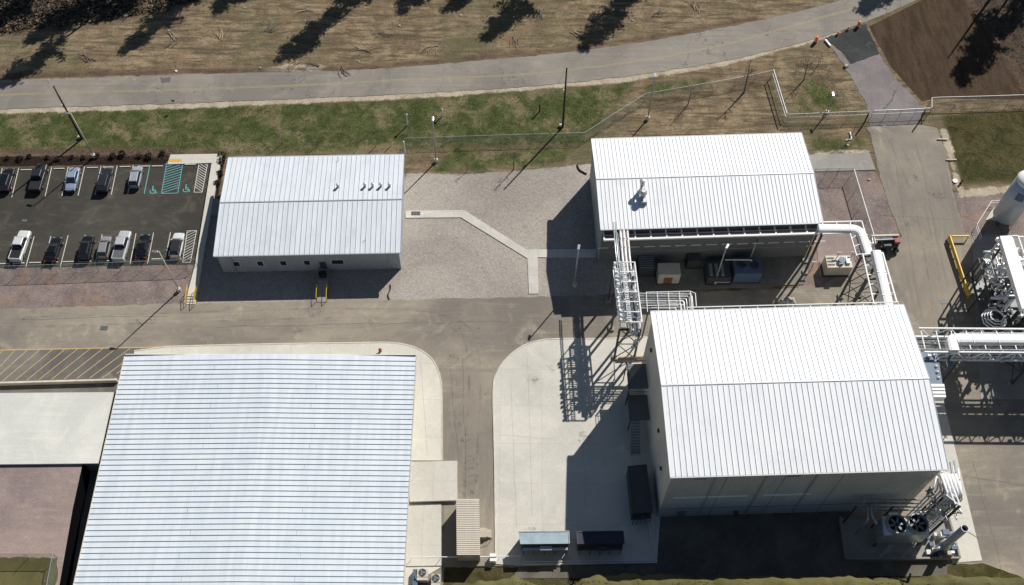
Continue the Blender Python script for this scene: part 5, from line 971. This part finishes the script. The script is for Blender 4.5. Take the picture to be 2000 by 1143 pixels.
# cooling unit
cu = thing('cooling_unit', 'white cooling unit with two round dark fans, lower right corner of the hall', 'cooling unit', P(1770, 1060)); zt = 4.6
q = PP([(1722, 1008), (1812, 1008), (1816, 1044), (1726, 1046)], zt); MB().prism(q, 1.2, zt).build('casing', M_ALU, cu)
MB().prism([p_+Vector((0, 0, 0)) for p_ in PP([(1724, 1009), (1811, 1009), (1814, 1043), (1728, 1045)], zt)], zt+.0, zt+.06).build('top_plate', M_WHT, cu)
for px, py in ((1750, 1026), (1791, 1025)):
    c = P(px, py, zt+.1); c.z = zt+.06; MB().lathe(c, [(1.18, .02), (1.18, .1)], 24).build('fan_well', M_BLK, cu); f = MB().lathe(c, [(1.42, 0), (1.34, .75), (1.22, .75), (1.2, .08), (1.2, .05)], 32).build('fan_shroud', M_GALV, cu, smooth=False); m = MB()
    for k in range(6): a_ = R(60*k+10); m.beam(c+ZZ*.35, c+Vector((1.05*math.cos(a_), 1.05*math.sin(a_), .3)), .3, .03)
    m.build('blade', M_GREY, f); MB().lathe(c+ZZ*.3, [(.2, 0), (.2, .15)], 12).build('hub', M_BLK, f)
for k in range(4): p_ = q[k]; m = MB(); m.beam(Vector((p_.x, p_.y, 0)), Vector((p_.x, p_.y, 1.2)), .2); m.build('leg', M_DARK, cu)
pipe(cu, [P(1736, 1003, 5.6), P(1754, 1003, 5.6)], .14, M_WHT, .2, False); pipe(cu, [P(1800, 1002, 6.2), P(1812, 1002, 6.2)], .14, M_WHT, .2, False); pipe(cu, [P(1792, 1001, 7), P(1808, 1001, 7)], .16, M_WHT, .2, False)
for px, w_ in ((1712, 0), (1755, 1)):
    m = MB()
    for s_ in (-.3, .3): m.beam(P(px+30, 1066, 2.6)+X*s_, P(px, 1096, .1)+X*s_, .07)
    for k in range(8): t = k/8; m.beam(P(px+30, 1066, 2.6).lerp(P(px, 1096, .1), t)-X*.3, P(px+30, 1066, 2.6).lerp(P(px, 1096, .1), t)+X*.3, .2, .04)
    tag(m.build('steel_ladder_stair', M_GALV), ('left', 'right')[w_]+' of the two steep grey access stairs south of the cooling unit', 'stair')
# exhaust stack
b_ = P(1838, 1072); stk = thing('exhaust_stack', 'silver-blue exhaust stack with dark open mouth beside the cooling unit', 'stack', b_); MB().lathe(b_, [(.75, 0), (.75, 1.6), (.5, 2.2), (.5, 8.6), (.42, 8.6), (.42, 8.0)], 24).build('stack', M_SILO, stk, smooth=False)
MB().lathe(b_+ZZ*8.0, [(.43, 0), (.43, .05)], 20).build('mouth', M_BLK, stk); m = MB(); m.tube([b_+Vector((.3, -.3, 8.2)), b_+Vector((1.6, -1.2, 8.2))], .05, 6); m.build('guy_rod', M_DARK, stk)
m = MB(); m.tube([b_+Vector((-1.4, -.6, .3)), b_+Vector((-1.4, -.6, 1.5)), b_+Vector((-.5, -.3, 1.6))], .25, 10, bend=.4); m.build('inlet_duct', M_ALU, stk, smooth=True)
# containment wall
m = MB(); q = PP([(1640, 1012), (1650, 1094), (1872, 1092), (1850, 1012)]); 
m.beam(q[0]+ZZ*.35, q[1]+ZZ*.35, .25, .7); m.beam(q[1]+ZZ*.35, q[2]+ZZ*.35, .25, .7); m.beam(q[2]+ZZ*.35, q[3]+ZZ*.35, .25, .7); tag(m.build('containment_wall', M_CONC2), 'low concrete containment wall round the cooling equipment at lower right', 'wall')
struct(MB().sheet(q, .02).build('containment_floor', M_CONC2))
# hall west stair platform
wp = thing('access_platform', 'dark steel stair platform on the west wall of the process hall', 'platform', fb(-1.5, 18, 0)); U = lambda u, v_, z=0: fb(u, v_, z)
for v0, v1, z in ((17.5, 21.5, 5.2), (13.5, 17.5, 3.2)):
    m = MB(); m.prism([U(-2.6, v0), U(.3, v0), U(.3, v1), U(-2.6, v1)], z, z+.08); m.build('grating', M_GRATE, wp)
    for k in (v0, v1): m = MB(); m.beam(U(-2.5, k, 0), U(-2.5, k, z+1.1), .14); m.build('post', M_DARK, wp)
    m = MB(); m.tube([U(.2, v1, z+1.1), U(-2.5, v1, z+1.1), U(-2.5, v0, z+1.1)], .05, 6); m.tube([U(.2, v1, z+.6), U(-2.5, v1, z+.6), U(-2.5, v0, z+.6)], .04, 6); m.build('handrail', M_DARK, wp)
m = MB()
for s_ in (-2.4, -1.2): m.beam(U(s_, 13.5, 3.2), U(s_, 9.5, .1), .1, .25)
for k in range(12): t = k/12; m.beam(U(-2.4, 13.5-4*t, 3.2-3.1*t), U(-1.2, 13.5-4*t, 3.2-3.1*t), .28, .04)
m.build('stair_flight', M_GREY, wp)
m = MB(); m.beam(P(1207, 700, .4), P(1262, 698, .4), .15, .7); tag(m.build('low_barrier', mat('tan_barrier', (.45, .33, .2), .8)), 'low tan barrier by the corner of the process hall near the bridge legs', 'barrier')
# east wall items of the hall
ew = thing('wall_duct', 'blue-grey wall duct with stepped white hood on the east side of the process hall', 'duct', fb(fb.L+1, 12, 0))
zq = 9.0; qa = PP([(1812, 688), (1831, 688), (1841, 750), (1822, 750)], zq); wl0, wl1 = fb(fb.L-.4, 21, 0), fb(fb.L-.4, 16, 0)
MB().prism([Vector((wl0.x, qa[0].y, 0)), qa[1], qa[2], Vector((wl1.x, qa[3].y, 0))], zq-2.5, zq).build('housing', M_BLUE, ew)
for k in range(4):
    y_ = 753+k*6; a_, b_ = P(1824+k*1.2, y_, zq), P(1846-1.5*(3-k), y_, zq); MB().prism([Vector((wl1.x, a_.y, 0)), Vector((b_.x, a_.y, 0)), Vector((b_.x, a_.y-.42, 0)), Vector((wl1.x, a_.y-.42, 0))], zq-1.2, zq+.12*(4-k)).build('hood', M_WHT, ew)
for k in range(5): q_ = P(1824+k*2.2, 694+k*11, zq); m = MB(); m.lathe(q_, [(.15, 0), (.22, .1), (.1, .3)], 8); m.build('fitting', M_WHT, ew)
eb_ = thing('east_wall_pipes', 'thin white pipes running down the lower east wall of the process hall', 'pipework', fb(fb.L+.6, 5, 0))
for k in range(3): pipe(eb_, [fb(fb.L+.25+.3*k, 9-k, 12.6), fb(fb.L+.25+.3*k, -1.5, 12.6)], .09, M_PIPE, .3)
# boom lift
bl = thing('boom_lift', 'red boom lift with long pale boom and black wheels parked at the road edge', 'boom lift', P(1725, 485)); c = P(1733, 483); a0 = R(3)
MB().box((c.x, c.y, .7), (2.4, 1.7, .9), a0).build('body', M_DARK, bl, bevel=.08); MB().box((c.x+.9, c.y+.1, 1.6), (.9, 1.3, .6), a0).build('turntable', M_RED, bl, bevel=.05)  # body coloured dark to stand for the shadow over it
for sx in (-1, 1):
    for sy in (-1, 1): w_ = MB().tube([(c.x+sx*1.0, c.y+sy*.8, .5), (c.x+sx*1.0, c.y+sy*1.15, .5)], .5, 16).build('wheel', M_BLK, bl); MB().tube([(c.x+sx*1.0, c.y+sy*1.1, .5), (c.x+sx*1.0, c.y+sy*1.18, .5)], .22, 10).build('rim', M_GREY, w_)
m = MB(); m.beam(Vector((c.x+1.2, c.y+.75, 2.3)), Vector((c.x-3.2, c.y+.55, 2.3)), .3, .35); m.build('boom', M_CREAM, bl); m = MB(); m.beam(Vector((c.x+1.0, c.y+.25, 2.0)), Vector((c.x-2.6, c.y+.0, 2.0)), .25, .28); m.build('lower_boom', M_GREY, bl)
m = MB(); k0 = Vector((c.x-3.6, c.y-.1, 1.2))
for z in (0, .55, 1.1): m.tube([k0+Vector((-.5, -.7, z)), k0+Vector((.5, -.7, z)), k0+Vector((.5, .7, z)), k0+Vector((-.5, .7, z)), k0+Vector((-.5, -.7, z))], .04, 6)
for sx in (-.5, .5):
    for sy in (-.7, .7): m.beam(k0+Vector((sx, sy, 0)), k0+Vector((sx, sy, 1.1)), .05)
m.build('basket', M_ALU, bl)
# debris by the dry ground
def rock(label, px, s_, m_=M_STONE, name='rock', grp='scattered pale rocks'):
    o = P(*px); m = MB(); vs = []; n = 7
    for j, (r, z) in enumerate(((.9, 0), (1, .3), (.6, .6))):
        for k in range(n): a_ = 2*math.pi*k/n; q = r*s_*random.uniform(.75, 1.2); vs.append((o.x+q*math.cos(a_), o.y+q*.8*math.sin(a_), z*s_*random.uniform(.8, 1.1)-.03))
    m.add(vs, [(j*n+k, j*n+(k+1) % n, (j+1)*n+(k+1) % n, (j+1)*n+k) for j in range(2) for k in range(n)]+[tuple(range(2*n, 3*n))]); tag(m.build(name, m_), label, 'rock', grp)
for px in ((508, 133), (478, 16), (650, 14), (595, 40), (900, 30), (780, 50), (1235, 40), (1050, 96), (700, 120), (330, 60)): rock('small pale rock lying in the cleared ground north of the road', px, random.uniform(.15, .32))
rock('tiny white lump on the lower verge of the road beside the ditch', (344, 139), .3, M_WHT, 'litter', 'white litter'); 
for px, lab in (((1655, 284), 'small pale rock beside the entrance slab'), ((1697, 351), 'small round white cap on the reddish gravel inside the kerb')): rock(lab, px, .3, M_WHT, 'white_cap', None) if False else rock(lab, px, .3, M_STONE, 'rock', 'rocks near the plant')
m = MB(); m.beam(P(1612, 78, .15), P(1622, 90, .15), .3, .3); tag(m.build('culvert_end', M_WHT), 'short white culvert pipe end beside the dark new driveway', 'pipe')
m = MB(); m.tube([P(1655, 128, .1), P(1650, 131, .1)], .35, 8); tag(m.build('boulder', M_STONE), 'pale lump at the lower left corner of the dark new driveway', 'rock')
m = MB(); m.tube([P(1660, 258, .1), P(1663, 272, .1)], .14, 8); m.tube([P(1663, 272, .1), P(1652, 274, .1)], .1, 8); tag(m.build('drain_pipe', M_WHT), 'white elbow drain pipe in the dark grass by the fence north-east of the plant building', 'pipe')
m = MB(); m.tube([P(760, 585, .05), P(757, 575, .06), P(763, 565, .06), P(762, 556, .06)], .09, 6, bend=.4); tag(m.build('black_hose', M_BLK), 'black hose lying on the gravel at the shadow edge of the office building', 'hose')
m = MB(); m.tube([P(1127, 322, .06), P(1131, 332, .08), P(1146, 340, .08)], .13, 6, bend=.5); tag(m.build('black_hose', M_BLK), 'short black hose on the gravel beside the plant building corner', 'hose')
# ------------------------------------------------------------------ vegetation
def shrub_mesh(r, h, n, seed, lw=.14):
    rnd = random.Random(seed); m = MB()
    for i in range(n):
        a_ = rnd.uniform(0, 2*math.pi); q = r*math.sqrt(rnd.random()); z = h*rnd.uniform(.1, 1)*(1-.5*(q/r)**2); c = Vector((q*math.cos(a_), q*math.sin(a_), z)); d = Vector((rnd.uniform(-1, 1), rnd.uniform(-1, 1), rnd.uniform(-.6, 1))).normalized(); e = d.orthogonal().normalized(); f = d.cross(e)
        m.add([c-e*lw, c+f*lw*.6, c+e*lw, c-f*lw*.6], [(0, 1, 2, 3)])
    return m
sh = [shrub_mesh(.55, .8, 130, s_).build('shrub', M_SHRUB, origin=(0, 0, 0)) for s_ in range(3)]
spots = [(10+i*26+random.uniform(-6, 6), 312-i*.7+random.uniform(-5, 3)) for i in range(13)]+[(432, 318), (430, 340), (424, 360), (434, 306)]
for i, px in enumerate(spots):
    if i < 3: o = sh[i]
    else: o = sh[i % 3].copy(); COL.objects.link(o)
    k = random.uniform(.7, 1.25); o.location = P(*px); o.scale = (k, k, k); o.rotation_euler = (0, 0, random.uniform(0, 6)); tag(o, 'low dry shrub planted in the dark mulch bed', 'shrub', 'shrubs in the mulch bed')
def bare_tree(px, h, label, seed, spread=.32, name='bare_tree'):
    rnd = random.Random(seed); o = P(*px); root = thing(name, label, 'tree', o, 'young bare trees'); t = MB(); b = MB(); top = o+Vector((rnd.uniform(-.1, .1)*h, rnd.uniform(-.1, .1)*h, h))
    t.tube([o, o.lerp(top, .45)+Vector((.05, 0, 0)), top], [.022*h, .014*h, .004*h], 6); t.build('trunk', M_TWIG, root)
    def br(p, d, l, r, n):
        q = p+d*l; b.tube([p, q], [r, r*.5], 4)
        if n:
            for k in range(rnd.choice((2, 3, 3))):
                e = (d+Vector((rnd.uniform(-1, 1), rnd.uniform(-1, 1), rnd.uniform(-.4, .6)))*.75).normalized(); br(p+d*l*rnd.uniform(.45, 1), e, l*rnd.uniform(.5, .75), r*.5, n-1)
    for k in range(13):
        t_ = rnd.uniform(.3, .97); a_ = rnd.uniform(0, 6.3); d = Vector((math.cos(a_), math.sin(a_), rnd.uniform(.4, 1.3))).normalized(); br(o.lerp(top, t_), d, h*spread*(1.15-t_)*rnd.uniform(.7, 1.1), .006*h, 3)
    b.build('branches', M_TWIG, root)
for px, h, lab in (((1344, 204), 5, 'bare young tree with grey twigs right of the light pole behind the plant building'), ((1453, 181), 7.5, 'tallest bare tree standing behind the plant building near the fence'), ((1570, 156), 6, 'bare tree on the grass right of the white-railed fence corner'), ((552, 279), 3.2, 'small bare sapling just above the left half of the office roof'), ((622, 284), 2.6, 'small bare sapling in straw above the middle of the office roof'), ((700, 290), 2.6, 'small bare sapling in straw close to the office roof edge, right part'), ((1003, 331), 4.6, 'slender bare tree at the gravel edge below the lawn fence'), ((912, 335), 2.4, 'small dense bare sapling on the gravel edge'), ((1597, 128), 2.6, 'tiny bare sapling close to the driveway barrel'), ((1742, 196), 2.4, 'small bare sapling beside the gravel driveway near the gate'), ((1660, 268), 3.5, 'leafless bush in the dark grass right of the plant building fence'), ((1900, 268), 1.6, 'small bare seedling, left one on the olive lawn by the east road'), ((1950, 262), 1.6, 'small bare seedling, right one on the olive lawn by the east road'), ((1895, 308), 1.4, 'small bare seedling, lowest on the olive lawn by the east road')):
    bare_tree(px, h, lab, int(px[0]), .4 if h < 4 else .3)
# pines beyond the road: their shadows fall on the cleared strip
def pine_parts(seed, h=26.0, cb=.60):
    rnd = random.Random(seed); tk = MB(); tk.tube([(0, 0, 0), (.2, .1, h*.5), (.1, 0, h)], [.34, .22, .05], 8); cr = MB(); br = MB()
    for i in range(44):
        t = rnd.uniform(cb, 1); L_ = (1-t)**.6*5.0*rnd.uniform(.25, 1.3)+.3; a_ = rnd.uniform(0, 6.28); p = Vector((.12, .05, h*(t if t < .97 else 1))); q = p+Vector((math.cos(a_)*L_, math.sin(a_)*L_, L_*.25)); br.tube([p, q], [.06, .02], 4)
        for j in range(4):
            c = p.lerp(q, .45+.18*j); 
            for k in range(22):
                d = Vector((rnd.gauss(0, 1), rnd.gauss(0, 1), rnd.gauss(0, .7)))*.42; n = Vector((rnd.uniform(-1, 1), rnd.uniform(-1, 1), rnd.uniform(-1, 1))).normalized(); e = n.orthogonal().normalized()*.33; f = n.cross(e).normalized()*.16; v0 = c+d; cr.add([v0-e, v0+f, v0+e, v0-f], [(0, 1, 2, 3)])
    return tk, br, cr
protos = []
for s_ in range(3):
    tk, br, cr = pine_parts(40+s_); r_ = thing('pine_tree', 'tall pine with a high crown standing beyond the cleared strip', 'tree', (0, 0, 0), 'pines beyond the cleared strip'); tk.build('trunk', M_BARK, r_, smooth=True); br.build('branches', M_BARK, r_); cr.build('crown', M_PINE, r_); protos.append(r_)
tips = [(12, 158, 26), (60, 85, 27), (-30, 60, 24), (120, 50, 25), (200, 35, 26), (258, 88, 26), (430, 12, 25), (556, 110, 26), (640, 40, 25), (790, 12, 25), (880, 18, 25), (958, 64, 26), (1147, 84, 26), (1205, 15, 25), (1692, 16, 26), (1740, -8, 25), (20, 10, 28), (330, 20, 26), (1880, 150, 27), (2030, 180, 26), (1960, 60, 25), (1905, 90, 24), (2080, 210, 27)]
for i, (px, py, h) in enumerate(tips):
    b_ = P(px, py)-SH*(h-1.0); b_.z = 0; src = protos[i % 3]
    if i < 3: src.location = b_; src.rotation_euler = (0, 0, i*2.1); src.scale = (h/26,)*3
    else: dup(src, b_, random.uniform(0, 6.28), None, h/26)
b_ = P(1852, 113)-SH*19; b_.z = 0; root = thing('dead_snag', 'tall bare trunk beyond the brown field', 'tree', b_); MB().tube([b_, b_+ZZ*19], [.3, .12], 8).build('trunk', M_BARK, root)
# ------------------------------------------------------------------ wear on the paving
random.seed(77)
def wiggle(a, b, w, z, mb_, amp=.25, step=.8):
    a, b = Vector(a), Vector(b); n_ = max(2, int((b-a).length/step)); nn = Vector((-(b-a).y, (b-a).x, 0)).normalized(); off = 0; q = []
    for i in range(n_+1): off += random.uniform(-amp, amp)*.5; off *= .9; q.append(a.lerp(b, i/n_)+nn*off)
    ribbon(q, w, z, mb_)
mb = MB()
for a, b in [((40, 625), (330, 615)), ((420, 640), (1000, 628)), ((905, 700), (915, 1080)), ((880, 720), (890, 900)), ((1740, 270), (1800, 620)), ((1790, 280), (1850, 560)), ((1900, 900), (1960, 1120)), ((1885, 930), (2040, 960)), ((1720, 420), (1860, 430))]: wiggle(P(*a), P(*b), .05, .0135, mb)
struct(mb.build('crack_sealing', mat('crack_tar', (.13, .12, .11), .8)))
mb = MB()
for a, b in [((963+35, 740), (1010, 1030)), ((1030, 700), (1040, 1010)), ((975, 850), (1075, 858)), ((820, 700), (835, 890))]: wiggle(P(*a, .1), P(*b, .1), .03, .1035, mb, .1)
struct(mb.build('slab_cracks', mat('slab_crack', (.3, .27, .22), .9)))
mb = MB()
def tyre(pts, off=.85):
    c = smooth_path(PP(pts), 8)
    for sg in (-off, off):
        q = []
        for i, p in enumerate(c): d = c[min(i+1, len(c)-1)]-c[max(i-1, 0)]; q.append(p+Vector((-d.y, d.x, 0)).normalized()*sg)
        ribbon(q, .3, .0145, mb)
tyre([(-60, 632), (300, 622), (700, 612), (880, 630), (925, 700), (920, 900), (915, 1090)]); tyre([(1740, 262), (1790, 380), (1820, 520), (1835, 640)])
m_, nt_, b_ = nodes('faint_tyre_mark'); out_ = nt_.nodes['Material Output']; tr_ = N(nt_, 'ShaderNodeBsdfTransparent'); mx_ = N(nt_, 'ShaderNodeMixShader'); b_.inputs['Base Color'].default_value = (.1, .095, .09, 1); b_.inputs['Roughness'].default_value = .9
L(nt_, math_(nt_, 'MULTIPLY', ramp(nt_, noise(nt_, coords(nt_), .35, 4, .7), .4, .7), .2), mx_.inputs[0]); L(nt_, tr_.outputs[0], mx_.inputs[1]); L(nt_, b_.outputs[0], mx_.inputs[2]); L(nt_, mx_.outputs[0], out_.inputs[0])
struct(mb.build('tyre_marks', m_))
# oil and water stains
m2, nt_, b_ = nodes('soft_stain'); out_ = nt_.nodes['Material Output']; tr_ = N(nt_, 'ShaderNodeBsdfTransparent'); mx_ = N(nt_, 'ShaderNodeMixShader'); b_.inputs['Base Color'].default_value = (.12, .1, .085, 1); b_.inputs['Roughness'].default_value = .8
L(nt_, math_(nt_, 'MULTIPLY', ramp(nt_, noise(nt_, coords(nt_), 1.1, 5, .75, 1), .45, .75), .45), mx_.inputs[0]); L(nt_, tr_.outputs[0], mx_.inputs[1]); L(nt_, b_.outputs[0], mx_.inputs[2]); L(nt_, mx_.outputs[0], out_.inputs[0])
mb = MB()
for i in range(46):
    px, py, z_ = random.choice([(random.uniform(20, 1000), random.uniform(605, 665), .0155), (random.uniform(880, 955), random.uniform(700, 1090), .0155), (random.uniform(985, 1190), random.uniform(690, 1080), .1045), (random.uniform(1730, 1840), random.uniform(270, 600), .0155), (random.uniform(20, 370), random.uniform(390, 445), .0155)]); c = P(px, py); r_ = random.uniform(.3, 1.3); ph = random.uniform(0, 6)
    mb.sheet([(c.x+r_*(1+.3*math.sin(3*k_*.45+ph))*math.cos(k_*.45), c.y+r_*.8*(1+.25*math.cos(2*k_*.45+ph))*math.sin(k_*.45), 0) for k_ in range(14)], z_)
struct(mb.build('paving_stains', m2))
# loose branches and debris left on the cleared strip
for i, (px, py) in enumerate(((250, 70), (330, 95), (340, 78), (620, 128), (590, 118), (660, 132), (700, 95), (520, 60), (430, 75), (760, 70), (850, 92), (1010, 72), (1120, 60), (1280, 30), (1360, 22), (180, 118), (600, 20), (1060, 20))):
    o_ = P(px, py); mm = MB()
    for k_ in range(5): a_ = random.uniform(-.5, .5)+i; q_ = o_+Vector((random.uniform(-.8, .8), random.uniform(-.5, .5), .06)); mm.tube([q_, q_+Vector((math.cos(a_), math.sin(a_), .05))*random.uniform(.8, 2.2), q_+Vector((math.cos(a_+.3), math.sin(a_+.3), .04))*random.uniform(2.3, 3)], [.07, .05, .02], 5)
    tag(mm.build('brush_pile', M_TWIG if i % 2 else mat('pale_dead_wood', (.42, .34, .24), 1)), 'loose dead branches lying on the cleared strip north of the road', 'branches', 'dead branches on the cleared strip')
# ------------------------------------------------------------------ light
w = bpy.data.worlds.new('World'); SC.world = w; w.use_nodes = True; nt = w.node_tree
sky = nt.nodes.new('ShaderNodeTexSky'); sky.sky_type = 'NISHITA'; sky.sun_disc = False; sky.sun_elevation = SUN_EL; sky.sun_rotation = math.pi/2-SUN_AZ; sky.air_density = 1.0; sky.dust_density = .3
nt.links.new(sky.outputs[0], nt.nodes['Background'].inputs[0]); nt.nodes['Background'].inputs[1].default_value = .05
sl = bpy.data.lights.new('sun', 'SUN'); sl.energy = 5.0; sl.angle = R(.5); sl.color = (1, .965, .91); so = bpy.data.objects.new('sun', sl); COL.objects.link(so)
d = Vector((math.cos(SUN_AZ)*math.cos(SUN_EL), math.sin(SUN_AZ)*math.cos(SUN_EL), math.sin(SUN_EL))); so.rotation_euler = d.to_track_quat('Z', 'Y').to_euler(); so.location = (0, 0, 200)
SC.view_settings.view_transform = 'Standard'; SC.view_settings.look = 'None'; SC.view_settings.exposure = 0
for o in bpy.data.objects:
    if '_o' in o: del o['_o']
